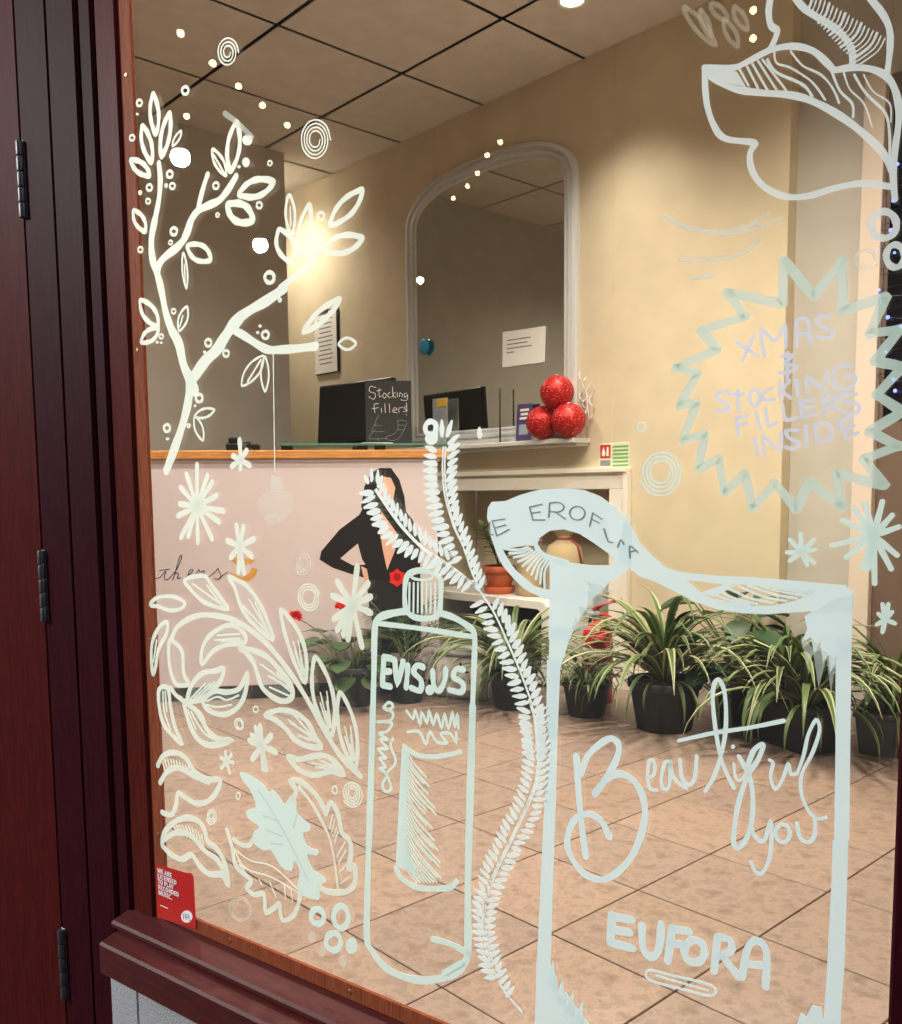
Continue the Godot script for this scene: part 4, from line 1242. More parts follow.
	line(d, "berry", "cream", 40, true, [292,13129,270,13102,221,13101,173,13126,156,13163,178,13190,227,13191,274,13166])
	fill(d, "berry", "cream", [199,12985,191,12975,172,12972,150,12977,132,12989,126,13003,134,13014,153,13017,175,13011,193,12999])
	line(d, "berry", "cream", 37, true, [68,12659,47,12634,2,12632,-42,12654,-58,12688,-38,12713,8,12715,51,12692])
	line(d, "berry", "cream", 43, true, [983,11918,960,11888,909,11884,859,11909,841,11948,864,11978,915,11982,964,11957])
	line(d, "berry", "cream", 40, true, [462,11826,440,11798,391,11794,344,11817,326,11853,348,11882,397,11886,444,11863])
	line(d, "berry", "cream", 32, true, [186,11803,175,11789,152,11787,129,11798,120,11816,131,11829,155,11831,178,11820])
	line(d, "berry", "cream", 33, true, [404,11632,386,11608,346,11605,308,11623,294,11653,312,11676,351,11679,390,11661])
	line(d, "berry", "cream", 30, true, [846,11779,836,11765,814,11764,792,11774,784,11791,794,11805,817,11807,838,11796])
	line(d, "berry", "cream", 37, true, [1027,11738,1007,11711,963,11707,920,11728,904,11762,924,11789,968,11792,1011,11771])
	line(d, "berry", "cream", 38, true, [2034,11539,2014,11511,1970,11507,1926,11529,1909,11564,1930,11592,1974,11597,2018,11575])
	fill(d, "berry", "cream", [2519,11704,2512,11692,2495,11688,2474,11692,2457,11704,2451,11718,2458,11729,2476,11734,2497,11729,2513,11718])
	line(d, "berry", "cream", 26, true, [3167,11614,3154,11595,3125,11592,3096,11607,3085,11632,3098,11651,3127,11654,3156,11639])
	line(d, "berry", "cream", 34, true, [2942,11094,2924,11068,2885,11063,2846,11082,2831,11115,2849,11141,2888,11146,2927,11126])
	line(d, "berry", "cream", 28, true, [2027,11128,2015,11111,1989,11107,1963,11120,1953,11141,1965,11158,1991,11161,2017,11148])
	line(d, "berry", "cream", 47, true, [1036,11064,1011,11029,955,11023,901,11048,881,11090,906,11125,962,11131,1016,11106])
	fill(d, "berry", "cream", [2790,12006,2768,11969,2712,11955,2643,11971,2589,12009,2569,12056,2593,12093,2649,12107,2718,12091,2771,12053])
	fill(d, "berry", "cream", [2718,11722,2701,11686,2659,11670,2609,11681,2569,11714,2555,11757,2573,11793,2615,11808,2665,11797,2705,11764])
	line(d, "berry", "cream", 47, true, [1036,11066,1011,11031,955,11025,902,11050,881,11092,906,11127,962,11133,1016,11108])
	line(d, "berry", "cream", 31, true, [914,10920,900,10901,869,10897,838,10911,827,10934,841,10954,873,10958,903,10944])
	line(d, "berry", "cream", 35, true, [162,10935,142,10909,99,10904,57,10923,42,10954,61,10980,105,10985,146,10966])
	line(d, "berry", "cream", 59, true, [3148,10076,3119,10029,3052,10018,2987,10048,2961,10103,2991,10150,3058,10162,3123,10131])
	line(d, "berry", "cream", 31, true, [935,9886,919,9863,883,9857,848,9871,835,9898,851,9921,887,9927,922,9913])
	line(d, "berry", "cream", 32, true, [599,9540,583,9517,548,9511,515,9525,502,9550,518,9573,553,9579,586,9565])
	fill(d, "berry", "cream", [481,9462,474,9450,455,9443,433,9446,415,9456,409,9469,417,9481,435,9487,458,9485,475,9475])
	fill(d, "berry", "cream", [576,9446,569,9436,553,9431,533,9433,518,9441,513,9453,520,9464,536,9469,555,9467,571,9458])
	line(d, "berry", "cream", 43, true, [1754,9323,1731,9288,1680,9278,1631,9298,1612,9337,1635,9372,1686,9382,1735,9361])
	fill(d, "berry", "cream", [1627,9199,1619,9186,1600,9179,1577,9181,1558,9192,1552,9206,1560,9220,1579,9226,1602,9224,1620,9214])
	line(d, "berry", "cream", 39, true, [2141,9129,2121,9097,2076,9088,2032,9106,2016,9141,2036,9172,2081,9181,2125,9163])
	line(d, "berry", "cream", 43, true, [3007,9305,2985,9270,2936,9259,2888,9280,2869,9320,2891,9355,2941,9365,2988,9344])
	fill(d, "berry", "cream", [2866,9444,2859,9432,2842,9425,2822,9428,2805,9438,2800,9452,2806,9464,2824,9470,2844,9468,2860,9458])
	fill(d, "berry", "cream", [2814,9358,2807,9346,2790,9339,2769,9342,2753,9351,2747,9365,2754,9378,2771,9384,2792,9382,2808,9372])
	line(d, "berry", "cream", 27, true, [3279,9751,3270,9737,3250,9733,3230,9742,3222,9759,3231,9773,3252,9777,3271,9768])
	line(d, "berry", "cream", 48, true, [683,8111,657,8073,600,8059,545,8078,524,8119,550,8158,607,8171,662,8152])
	fill(d, "berry", "cream", [652,7941,643,7926,621,7917,595,7918,574,7929,567,7944,576,7959,598,7968,624,7967,645,7956])
	line(d, "berry", "cream", 49, true, [1505,8523,1479,8483,1422,8470,1366,8491,1345,8533,1371,8573,1428,8586,1484,8565])
	line(d, "berry", "cream", 31, true, [1180,8123,1169,8105,1143,8099,1119,8108,1110,8126,1121,8144,1146,8150,1171,8141])
	fill(d, "berry", "cream", [1355,8417,1349,8405,1332,8399,1312,8400,1297,8409,1291,8421,1298,8432,1315,8439,1334,8437,1350,8429])
	line(d, "berry", "cream", 38, true, [4143,10731,4125,10701,4082,10694,4041,10716,4024,10753,4043,10784,4085,10790,4127,10768])
	line(d, "smear", "wash", 76, false, [2217,12503,2494,12303,2781,12044])
	d = drawing("painted_swirl", "small thin painted swirl high on the pane near the window corner", "window painting", "painted swirls", 2333, 13141)
	line(d, "swirl", "cream", 22, false, [2373,13296,2362,13262,2324,13247,2273,13264,2234,13309,2231,13363,2270,13399,2337,13396,2402,13350,2431,13280,2405,13217,2332,13194,2241,13228,2178,13307,2176,13396,2243,13452,2350,13443,2448,13370,2488,13264,2448,13172,2339,13141,2210,13191,2121,13304,2121,13429,2216,13504,2362,13491,2493,13390,2546,13248])
	d = drawing("painted_swirl", "larger round scribbled swirl left of the arched mirror top", "window painting", "painted swirls", 4019, 11498)
	line(d, "swirl", "cream", 20, false, [4086,11716,4069,11665,4015,11642,3949,11663,3901,11723,3898,11795,3947,11845,4027,11845,4102,11791,4134,11705,4105,11626,4022,11594,3923,11628,3853,11717,3852,11822,3923,11891,4037,11888,4140,11812,4183,11694,4141,11588,4029,11546,3896,11593,3806,11712,3806,11849,3900,11937,4047,11932,4178,11833,4231,11683,4177,11550,4036,11498,3870,11557,3758,11706,3759,11876,3877,11984,4057,11976,4216,11854,4279,11672])
	d = drawing("painted_swirl", "faint oval swirl over the pink counter front, upper of two", "window painting", "painted swirls", 3560, 5918)
	line(d, "swirl", "wash", 25, false, [3638,6081,3623,6033,3578,6001,3521,6004,3481,6045,3478,6107,3520,6161,3589,6180,3653,6150,3681,6083,3655,6007,3584,5960,3498,5966,3439,6029,3437,6120,3499,6198,3598,6222,3687,6179,3724,6084,3688,5981,3590,5918,3475,5928,3397,6012])
	d = drawing("painted_swirl", "oval swirl on the glass beside the red carnation", "window painting", "painted swirls", 3671, 5413)
	line(d, "swirl", "cream", 22, false, [3769,5613,3770,5549,3721,5498,3642,5486,3570,5524,3540,5596,3571,5670,3652,5709,3747,5692,3810,5623,3809,5534,3741,5464,3633,5449,3535,5501,3496,5599,3539,5696,3647,5746,3770,5722,3850,5633,3848,5518,3760,5430,3623,5413,3500,5479,3453,5602,3508,5723,3642,5784,3793,5753,3890,5644])
	d = drawing("painted_swirl", "pale swirl between the starburst and the fire sign", "window painting", "painted swirls", 8910, 7005)
	line(d, "swirl", "mint", 22, false, [9033,7237,9016,7171,8958,7132,8885,7142,8831,7200,8826,7283,8875,7350,8959,7368,9038,7324,9074,7236,9048,7143,8966,7089,8864,7104,8792,7186,8786,7299,8854,7388,8965,7409,9069,7350,9115,7235,9079,7115,8974,7047,8844,7067,8752,7172,8746,7314,8832,7426,8972,7451,9100,7376,9156,7234,9111,7087,8981,7005,8823,7030,8712,7158])
	line(d, "loop", "mint", 18, true, [8759,7731,8745,7697,8713,7684,8679,7700,8665,7735,8679,7770,8712,7782,8745,7766])
	d = drawing("painted_swirl", "tiny double swirl beside the lower star, on the tiled floor view", "window painting", "painted swirls", 2266, 3454)
	line(d, "loop", "cream", 29, true, [2185,3566,2179,3500,2120,3454,2044,3455,1994,3504,2001,3570,2061,3616,2137,3614])
	line(d, "loop", "cream", 23, true, [2161,3551,2158,3504,2122,3473,2074,3476,2041,3512,2043,3559,2079,3590,2128,3587])
	line(d, "loop", "cream", 26, true, [2539,3829,2521,3795,2481,3776,2442,3784,2426,3813,2444,3847,2485,3866,2524,3858])
	d = drawing("painted_swirl", "small swirl right of the lowest painted petals", "window painting", "painted swirls", 1637, 1784)
	line(d, "swirl", "cream", 28, false, [1386,1925,1381,1898,1357,1875,1324,1869,1299,1888,1297,1926,1322,1966,1367,1988,1410,1976,1429,1934,1412,1877,1362,1834,1301,1827,1258,1864,1257,1932,1303,1999,1377,2032,1444,2011,1472,1943,1443,1856,1367,1792,1277,1784,1216,1841])
	line(d, "loop", "cream", 25, true, [2057,2390,2043,2348,2011,2326,1980,2336,1969,2373,1984,2415,2016,2437,2046,2427])
	d = drawing("painted_swirl", "ringed swirl between outlined oak leaf and bottle outline", "window painting", "painted swirls", 4322, 2694)
	line(d, "swirl", "cream", 28, false, [4474,2900,4477,2866,4453,2833,4411,2819,4368,2835,4349,2876,4365,2926,4414,2959,4474,2957,4516,2917,4518,2855,4474,2799,4401,2777,4332,2805,4303,2873,4332,2951,4408,3000,4498,2994,4559,2934,4559,2843,4494,2764,4391,2736,4296,2776,4258,2870,4299,2976,4403,3040,4522,3032,4601,2950,4600,2831,4515,2729,4381,2694,4260,2747])
	line(d, "loop", "cream", 27, true, [4139,2885,4124,2842,4090,2819,4056,2829,4043,2867,4058,2910,4093,2933,4126,2923])
	d = drawing("painted_swirl", "faint oval loop above the window sill near the red sticker", "window painting", "painted swirls", 1975, 335)
	line(d, "loop", "wash", 24, true, [2218,667,2212,515,2069,377,1870,335,1732,414,1739,570,1886,708,2084,747])
	line(d, "loop", "wash", 20, true, [2201,643,2195,516,2073,400,1906,364,1790,429,1796,559,1921,675,2088,709])
	d = drawing("painted_star", "large many-rayed painted snowflake over the counter front", "window painting", "painted stars", 1340, 6314)
	line(d, "ray", "cream", 89, false, [1270,6874,1288,7197,1306,7518])
	line(d, "ray", "cream", 90, false, [1270,6874,1154,7125,1038,7377])
	line(d, "ray", "cream", 90, false, [1270,6874,1080,7021,887,7171])
	line(d, "ray", "cream", 91, false, [1270,6874,1059,6895,844,6916])
	line(d, "ray", "cream", 91, false, [1270,6874,1031,6801,787,6726])
	line(d, "ray", "cream", 91, false, [1270,6874,1057,6630,839,6381])
	line(d, "ray", "cream", 90, false, [1270,6874,1148,6640,1024,6403])
	line(d, "ray", "cream", 90, false, [1270,6874,1265,6595,1260,6314])
	line(d, "ray", "cream", 89, false, [1270,6874,1436,6626,1600,6381])
	line(d, "ray", "cream", 88, false, [1270,6874,1530,6755,1786,6639])
	line(d, "ray", "cream", 88, false, [1270,6874,1585,6841,1892,6808])
	line(d, "ray", "cream", 88, false, [1270,6874,1512,6960,1750,7044])
	line(d, "ray", "cream", 88, false, [1270,6874,1409,7114,1547,7350])
	line(d, "ray", "cream", 88, false, [1270,6874,1468,7062,1662,7247])
	d = drawing("painted_star", "small six-armed painted star at the wooden counter edge", "window painting", "painted stars", 2315, 7434)
	line(d, "ray", "cream", 87, false, [2321,7564,2316,7711,2310,7857])
	line(d, "ray", "cream", 88, false, [2321,7564,2236,7596,2151,7628])
	line(d, "ray", "cream", 88, false, [2321,7564,2220,7521,2118,7478])
	line(d, "ray", "cream", 87, false, [2321,7564,2417,7521,2512,7478])
	line(d, "ray", "cream", 87, false, [2321,7564,2390,7630,2459,7696])
	line(d, "ray", "cream", 87, false, [2321,7564,2315,7499,2310,7434])
	d = drawing("painted_star", "painted star just above the gold emblem", "window painting", "painted stars", 2261, 5880)
	line(d, "ray", "cream", 91, false, [2235,6278,2205,6436,2175,6593])
	line(d, "ray", "cream", 91, false, [2235,6278,2287,6429,2338,6579])
	line(d, "ray", "cream", 90, false, [2235,6278,2399,6340,2560,6402])
	line(d, "ray", "cream", 92, false, [2235,6278,2099,6316,1961,6355])
	line(d, "ray", "cream", 90, false, [2235,6278,2368,6207,2500,6137])
	line(d, "ray", "cream", 92, false, [2235,6278,2131,6191,2025,6104])
	line(d, "ray", "cream", 91, false, [2235,6278,2213,6085,2191,5892])
	line(d, "ray", "cream", 91, false, [2235,6278,2275,6079,2316,5880])
	d = drawing("painted_star", "big bold painted snowflake left of the bottle cap", "window painting", "painted stars", 4482, 4978)
	line(d, "ray", "cream", 91, false, [4505,5541,4555,5809,4604,6075])
	line(d, "ray", "cream", 90, false, [4505,5541,4651,5699,4794,5853])
	line(d, "ray", "cream", 90, false, [4505,5541,4671,5609,4834,5676])
	line(d, "ray", "cream", 90, false, [4505,5541,4668,5499,4829,5458])
	line(d, "ray", "cream", 91, false, [4505,5541,4583,5259,4661,4978])
	line(d, "ray", "cream", 92, false, [4505,5541,4456,5303,4406,5062])
	line(d, "ray", "cream", 93, false, [4505,5541,4356,5359,4205,5175])
	line(d, "ray", "cream", 93, false, [4505,5541,4329,5433,4150,5323])
	line(d, "ray", "cream", 93, false, [4505,5541,4319,5593,4131,5646])
	line(d, "ray", "cream", 92, false, [4505,5541,4366,5693,4225,5846])
	line(d, "ray", "cream", 92, false, [4505,5541,4413,5332,4321,5119])
	d = drawing("painted_star", "eight-armed painted star amid the leaf garland, over floor tiles", "window painting", "painted stars", 2609, 2916)
	line(d, "ray", "cream", 96, false, [2593,3270,2580,3424,2567,3578])
	line(d, "ray", "cream", 95, false, [2593,3270,2700,3369,2806,3466])
	line(d, "ray", "cream", 95, false, [2593,3270,2747,3248,2899,3225])
	line(d, "ray", "cream", 96, false, [2593,3270,2634,3094,2675,2917])
	line(d, "ray", "cream", 96, false, [2593,3270,2607,3093,2620,2916])
	line(d, "ray", "cream", 97, false, [2593,3270,2480,3150,2366,3028])
	line(d, "ray", "cream", 97, false, [2593,3270,2457,3289,2319,3309])
	line(d, "ray", "cream", 96, false, [2593,3270,2530,3403,2468,3536])
	line(d, "ray", "cream", 97, false, [2593,3270,2484,3337,2375,3405])
	d = drawing("painted_star", "tiny stubby painted star left of the larger garland star", "window painting", "painted stars", 1780, 2723)
	line(d, "ray", "cream", 68, false, [1766,2888,1760,2962,1754,3036])
	line(d, "ray", "cream", 67, false, [1766,2888,1824,2954,1883,3020])
	line(d, "ray", "cream", 67, false, [1766,2888,1846,2895,1925,2902])
	line(d, "ray", "cream", 68, false, [1766,2888,1799,2805,1832,2723])
	line(d, "ray", "cream", 68, false, [1766,2888,1701,2826,1636,2764])
	line(d, "ray", "cream", 68, false, [1766,2888,1701,2908,1637,2929])
	d = drawing("painted_star", "largest painted star at the right below the starburst", "window painting", "painted stars", 10966, 6175)
	line(d, "ray", "mint", 53, false, [11044,6619,11001,6772,10958,6925])
	line(d, "ray", "mint", 54, false, [11044,6619,10956,6744,10866,6870])
	line(d, "ray", "mint", 54, false, [11044,6619,10906,6689,10766,6760])
	line(d, "ray", "mint", 54, false, [11044,6619,10863,6569,10677,6518])
	line(d, "ray", "mint", 54, false, [11044,6619,10929,6516,10812,6411])
	line(d, "ray", "mint", 54, false, [11044,6619,11002,6468,10961,6316])
	line(d, "ray", "mint", 54, false, [11044,6619,11024,6464,11003,6308])
	line(d, "ray", "mint", 53, false, [11044,6619,11055,6397,11067,6175])
	line(d, "ray", "mint", 53, false, [11044,6619,11124,6467,11203,6317])
	line(d, "ray", "mint", 53, false, [11044,6619,11147,6531,11248,6444])
	line(d, "ray", "mint", 53, false, [11044,6619,11150,6661,11255,6703])
	line(d, "ray", "mint", 53, false, [11044,6619,11120,6714,11195,6809])
	line(d, "ray", "mint", 53, false, [11044,6619,11076,6777,11108,6934])
	d = drawing("painted_star", "small painted star above the bag outline, below the starburst", "window painting", "painted stars", 10394, 6323)
	line(d, "ray", "mint", 44, false, [10401,6445,10394,6534,10387,6624])
	line(d, "ray", "mint", 44, false, [10401,6445,10458,6508,10515,6570])
	line(d, "ray", "mint", 44, false, [10401,6445,10464,6461,10527,6477])
	line(d, "ray", "mint", 44, false, [10401,6445,10461,6394,10522,6345])
	line(d, "ray", "mint", 44, false, [10401,6445,10430,6384,10459,6323])
	line(d, "ray", "mint", 44, false, [10401,6445,10346,6400,10292,6355])
	line(d, "ray", "mint", 44, false, [10401,6445,10331,6442,10262,6440])
	line(d, "ray", "mint", 44, false, [10401,6445,10344,6505,10287,6565])
	d = drawing("painted_star", "small painted star near the dark door edge, low right", "window painting", "painted stars", 11176, 5723)
	line(d, "ray", "mint", 41, false, [11170,5844,11155,5915,11140,5987])
	line(d, "ray", "mint", 41, false, [11170,5844,11180,5917,11190,5991])
	line(d, "ray", "mint", 41, false, [11170,5844,11197,5882,11225,5920])
	line(d, "ray", "mint", 41, false, [11170,5844,11212,5829,11253,5814])
	line(d, "ray", "mint", 41, false, [11170,5844,11159,5783,11149,5723])
	line(d, "ray", "mint", 41, false, [11170,5844,11135,5818,11099,5792])
	line(d, "ray", "mint", 41, false, [11170,5844,11140,5869,11109,5894])
	d = drawing("painted_bauble", "faint washed-out bauble hanging on a thin painted string", "window painting", "", 3048, 6611)
	line(d, "string", "cream", 17, false, [3082,9135,3063,8346,3045,7381])
	fill(d, "cap", "wash", [2956,7323,3163,7313,3169,7114,2956,7107])
	fill(d, "ball", "veil", [3441,6909,3364,6779,3168,6697,2924,6695,2727,6775,2655,6909,2738,7041,2942,7121,3184,7119,3373,7038])
	fill(d, "drop", "veil", [3171,6693,3134,6644,3040,6612,2925,6611,2832,6640,2798,6689,2836,6739,2931,6770,3047,6771,3138,6741])
	d = drawing("painted_leaf_garland", "curving painted stem with hatched pointed leaves beside the bottle", "window painting", "", 2268, 3014)
	line(d, "stem", "cream", 89, false, [481,4679,658,4934,1103,5134,1560,5187,2067,5142,2548,4968,2941,4725,3319,4397,3624,4070,3921,3705,4212,3392,4592,3162])
	line(d, "leaf", "cream", 77, true, [3097,5380,3105,5243,3159,5050,3240,4843,3340,4643,3449,4471,3548,4367,3585,4518,3587,4726,3531,4937,3409,5128,3245,5285])
	line(d, "vein", "cream", 26, false, [3544,4481,3428,4962])
	line(d, "vein", "cream", 26, false, [3533,4477,3450,4830])
	line(d, "vein", "cream", 26, false, [3522,4473,3471,4699])
	line(d, "vein", "cream", 26, false, [3511,4470,3332,4931])
	line(d, "vein", "cream", 26, false, [3500,4466,3354,4799])
	line(d, "leaf", "cream", 75, true, [3772,4748,3714,4593,3690,4376,3718,4148,3802,3936,3925,3760,4048,3656,4104,3813,4126,4028,4099,4253,4017,4462,3896,4639])
	line(d, "vein", "cream", 25, false, [4049,3773,3980,4278])
	line(d, "vein", "cream", 25, false, [4035,3769,3971,4136])
	line(d, "vein", "cream", 25, false, [4020,3765,3962,3993])
	line(d, "vein", "cream", 25, false, [4006,3760,3854,4244])
	line(d, "vein", "cream", 25, false, [3991,3756,3845,4101])
	line(d, "leaf", "cream", 69, true, [4236,4298,4191,4153,4176,3948,4204,3732,4278,3531,4384,3363,4489,3262,4532,3410,4546,3613,4519,3826,4446,4025,4341,4194])
	line(d, "vein", "cream", 24, false, [4487,3373,4419,3851])
	line(d, "vein", "cream", 24, false, [4475,3369,4415,3717])
	line(d, "vein", "cream", 25, false, [4463,3366,4410,3583])
	line(d, "vein", "cream", 25, false, [4451,3362,4315,3821])
	line(d, "vein", "cream", 25, false, [4439,3358,4311,3686])
	fill(d, "leaf_wash", "veil", [2164,4714,2403,4726,2749,4658,3043,4478,3257,4294,3288,4141,3155,4033,2913,4041,2651,4168,2544,4370,2454,4548,2283,4679])
	line(d, "leaf", "cream", 89, true, [2164,4714,2403,4726,2749,4658,3043,4478,3257,4294,3288,4141,3155,4033,2913,4041,2651,4168,2544,4370,2454,4548,2283,4679])
	line(d, "vein", "cream", 31, false, [3214,4119,2806,4200])
	line(d, "vein", "cream", 31, false, [3253,4189,2888,4356])
	line(d, "vein", "cream", 31, false, [3236,4239,2775,4369])
	line(d, "vein", "cream", 30, false, [3219,4263,2967,4444])
	line(d, "vein", "cream", 31, false, [3166,4309,2628,4526])
	fill(d, "leaf_wash", "veil", [2691,3758,3019,3883,3351,3876,3598,3768,3733,3582,3834,3457,3551,3424,3300,3489,3121,3620,2900,3720])
	line(d, "leaf", "cream", 85, true, [2691,3758,3019,3883,3351,3876,3598,3768,3733,3582,3834,3457,3551,3424,3300,3489,3121,3620,2900,3720])
	line(d, "vein", "cream", 30, false, [3766,3510,3182,3761])
	line(d, "vein", "cream", 30, false, [3733,3556,3313,3845])
	line(d, "vein", "cream", 30, false, [3714,3528,3375,3553])
	line(d, "vein", "cream", 30, false, [3698,3577,3235,3716])
	line(d, "vein", "cream", 30, false, [3625,3514,3447,3551])
	fill(d, "leaf_wash", "veil", [3160,3202,3399,3203,3724,3310,3969,3338,4171,3245,4269,3135,4032,3131,3715,3023,3465,3017,3285,3091])
	line(d, "leaf", "cream", 83, true, [3160,3202,3399,3203,3724,3310,3969,3338,4171,3245,4269,3135,4032,3131,3715,3023,3465,3017,3285,3091])
	line(d, "vein", "cream", 29, false, [4170,3194,3650,3193])
	line(d, "vein", "cream", 29, false, [4137,3213,3793,3257])
	line(d, "vein", "cream", 29, false, [4101,3169,3719,3140])
	fill(d, "leaf_wash", "veil", [906,5709,1054,5554,1315,5396,1613,5329,1924,5314,1768,5473,1555,5655,1375,5793])
	line(d, "leaf", "cream", 68, true, [906,5709,1054,5554,1315,5396,1613,5329,1924,5314,1768,5473,1555,5655,1375,5793])
	line(d, "vein", "cream", 34, false, [1835,5344,1099,5656])
	line(d, "vein", "cream", 33, false, [1799,5354,1442,5649])
	fill(d, "leaf_wash", "veil", [1967,5809,2102,5636,2230,5358,2465,5138,2899,4935,2809,5188,2650,5433,2419,5654,2214,5749])
	line(d, "leaf", "cream", 71, true, [1967,5809,2102,5636,2230,5358,2465,5138,2899,4935,2809,5188,2650,5433,2419,5654,2214,5749])
	line(d, "vein", "cream", 32, false, [2835,5004,2267,5385])
	line(d, "vein", "cream", 31, false, [2803,5048,2412,5488])
	line(d, "vein", "cream", 31, false, [2787,5070,2548,5450])
	fill(d, "leaf_wash", "veil", [1258,4382,1272,4621,1436,4836,1744,5009,2038,5069,2248,4978,2321,4889,2240,4810,1878,4752,1538,4622])
	line(d, "leaf", "cream", 75, true, [1258,4382,1272,4621,1436,4836,1744,5009,2038,5069,2248,4978,2321,4889,2240,4810,1878,4752,1538,4622])
	line(d, "vein", "cream", 33, false, [2172,4876,1585,4799])
	line(d, "vein", "cream", 33, false, [2176,4948,1663,4880])
	line(d, "vein", "cream", 33, false, [2207,4855,1733,4788])
	fill(d, "leaf_wash", "veil", [-32,5245,154,5374,529,5423,807,5376,883,5318,759,5234,473,5189,187,5234])
	line(d, "leaf", "cream", 65, true, [-32,5245,154,5374,529,5423,807,5376,883,5318,759,5234,473,5189,187,5234])
	fill(d, "leaf_wash", "veil", [-38,4073,-56,4442,34,4714,251,4940,411,4979,374,4795,148,4514,58,4242])
	line(d, "leaf", "cream", 75, true, [-38,4073,-56,4442,34,4714,251,4940,411,4979,374,4795,148,4514,58,4242])
	line(d, "vein", "cream", 36, false, [-3,4289,107,4668])
	fill(d, "leaf_wash", "veil", [441,4672,603,4660,776,4523,784,4191,886,4023,570,3986,424,4281])
	line(d, "leaf", "cream", 82, true, [441,4672,603,4660,776,4523,784,4191,886,4023,570,3986,424,4281])
	fill(d, "leaf_wash", "veil", [874,3822,1006,4043,1250,4235,1559,4307,1785,4369,1701,4174,1465,3972,1227,3816,909,3736])
	line(d, "leaf", "cream", 87, true, [874,3822,1006,4043,1250,4235,1559,4307,1785,4369,1701,4174,1465,3972,1227,3816,909,3736])
	line(d, "vein", "cream", 34, false, [952,3793,1319,4079])
	line(d, "vein", "cream", 34, false, [1031,3803,1434,4093])
	line(d, "vein", "cream", 33, false, [1110,3813,1509,4077])
	line(d, "vein", "cream", 33, false, [1191,3862,1549,4132])
	fill(d, "leaf_wash", "veil", [1266,3821,1541,3981,1840,4006,2135,4103,2324,4348,2276,4072,2122,3833,1823,3657,1523,3628,1298,3698])
	line(d, "leaf", "cream", 86, true, [1266,3821,1541,3981,1840,4006,2135,4103,2324,4348,2276,4072,2122,3833,1823,3657,1523,3628,1298,3698])
	line(d, "vein", "cream", 33, false, [1342,3800,1612,3903,1834,3881,2112,3991])
	line(d, "vein", "cream", 33, false, [1319,3739,1604,3739,1941,3821])
	fill(d, "leaf_wash", "veil", [767,3705,880,3385,1073,3156,1380,3089,1902,3247,1577,3221,1317,3346,1174,3555,905,3672])
	line(d, "leaf", "cream", 97, true, [767,3705,880,3385,1073,3156,1380,3089,1902,3247,1577,3221,1317,3346,1174,3555,905,3672])
	line(d, "vein", "cream", 34, false, [939,3573,1198,3303,1462,3204])
	line(d, "vein", "cream", 34, false, [1020,3610,1279,3366])
	line(d, "vein", "cream", 35, false, [860,3588,1042,3305])
	fill(d, "leaf_wash", "veil", [116,3832,114,3487,225,3237,465,3088,665,3014,497,3277,413,3580,350,3887])
	line(d, "leaf", "cream", 84, true, [116,3832,114,3487,225,3237,465,3088,665,3014,497,3277,413,3580,350,3887])
	line(d, "vein", "cream", 36, false, [220,3818,240,3478,388,3182])
	line(d, "vein", "cream", 36, false, [283,3826,303,3486])
	line(d, "stem", "cream", 84, false, [433,3897,570,3796,717,3745])
	d = drawing("painted_petals", "upper painted petal outline with eyelash hatching at the wooden bead", "window painting", "painted petals", 793, 1714)
	line(d, "outline", "cream", 93, false, [-13,2516,149,2713,448,2816,732,2776,962,2589,1232,2508,1599,2555,1452,2298,1211,2122,931,2053,652,2111,497,2126,442,1915,297,1724,50,1714])
	line(d, "outline", "cream", 96, false, [32,2226,215,2435,474,2561,759,2553,996,2496,1308,2476])
	line(d, "vein", "cream", 30, false, [101,2630,176,2482])
	line(d, "vein", "cream", 30, false, [183,2651,248,2492])
	line(d, "vein", "cream", 30, false, [264,2670,320,2502])
	line(d, "vein", "cream", 30, false, [344,2685,392,2512])
	line(d, "vein", "cream", 30, false, [424,2695,463,2522])
	line(d, "vein", "cream", 30, false, [503,2698,534,2531])
	line(d, "vein", "cream", 30, false, [581,2695,604,2541])
	line(d, "vein", "cream", 29, false, [658,2686,674,2551])
	line(d, "vein", "cream", 29, false, [734,2671,743,2561])
	line(d, "vein", "cream", 29, false, [809,2653,813,2570])
	line(d, "vein", "cream", 29, false, [884,2633,881,2580])
	d = drawing("painted_petals", "lower painted petal outline above the red sticker", "window painting", "painted petals", 860, 873)
	line(d, "outline", "cream", 101, true, [22,1147,78,1351,348,1600,687,1752,1010,1767,1161,1643,1230,1475,1459,1397,1639,1207,1698,873,1552,992,1240,927,1007,1002,794,1150,561,1015,311,1009,83,1092])
	line(d, "outline", "cream", 96, false, [71,1240,336,1408,671,1482,950,1412,1142,1298,1449,1213,1667,1007])
	line(d, "vein", "cream", 32, false, [343,1532,485,1455])
	line(d, "vein", "cream", 32, false, [429,1562,558,1447])
	line(d, "vein", "cream", 32, false, [513,1587,630,1439])
	line(d, "vein", "cream", 32, false, [597,1606,702,1431])
	line(d, "vein", "cream", 32, false, [679,1617,774,1424])
	line(d, "vein", "cream", 32, false, [761,1620,846,1416])
	line(d, "vein", "cream", 31, false, [841,1615,917,1409])
	line(d, "vein", "cream", 31, false, [921,1602,987,1401])
	line(d, "vein", "cream", 31, false, [1000,1583,1057,1394])
	line(d, "vein", "cream", 31, false, [1078,1559,1127,1386])
	d = drawing("painted_oak_leaf", "solid white painted oak leaf in the middle of the leaves", "window painting", "painted oak leaves", 2974, 1127)
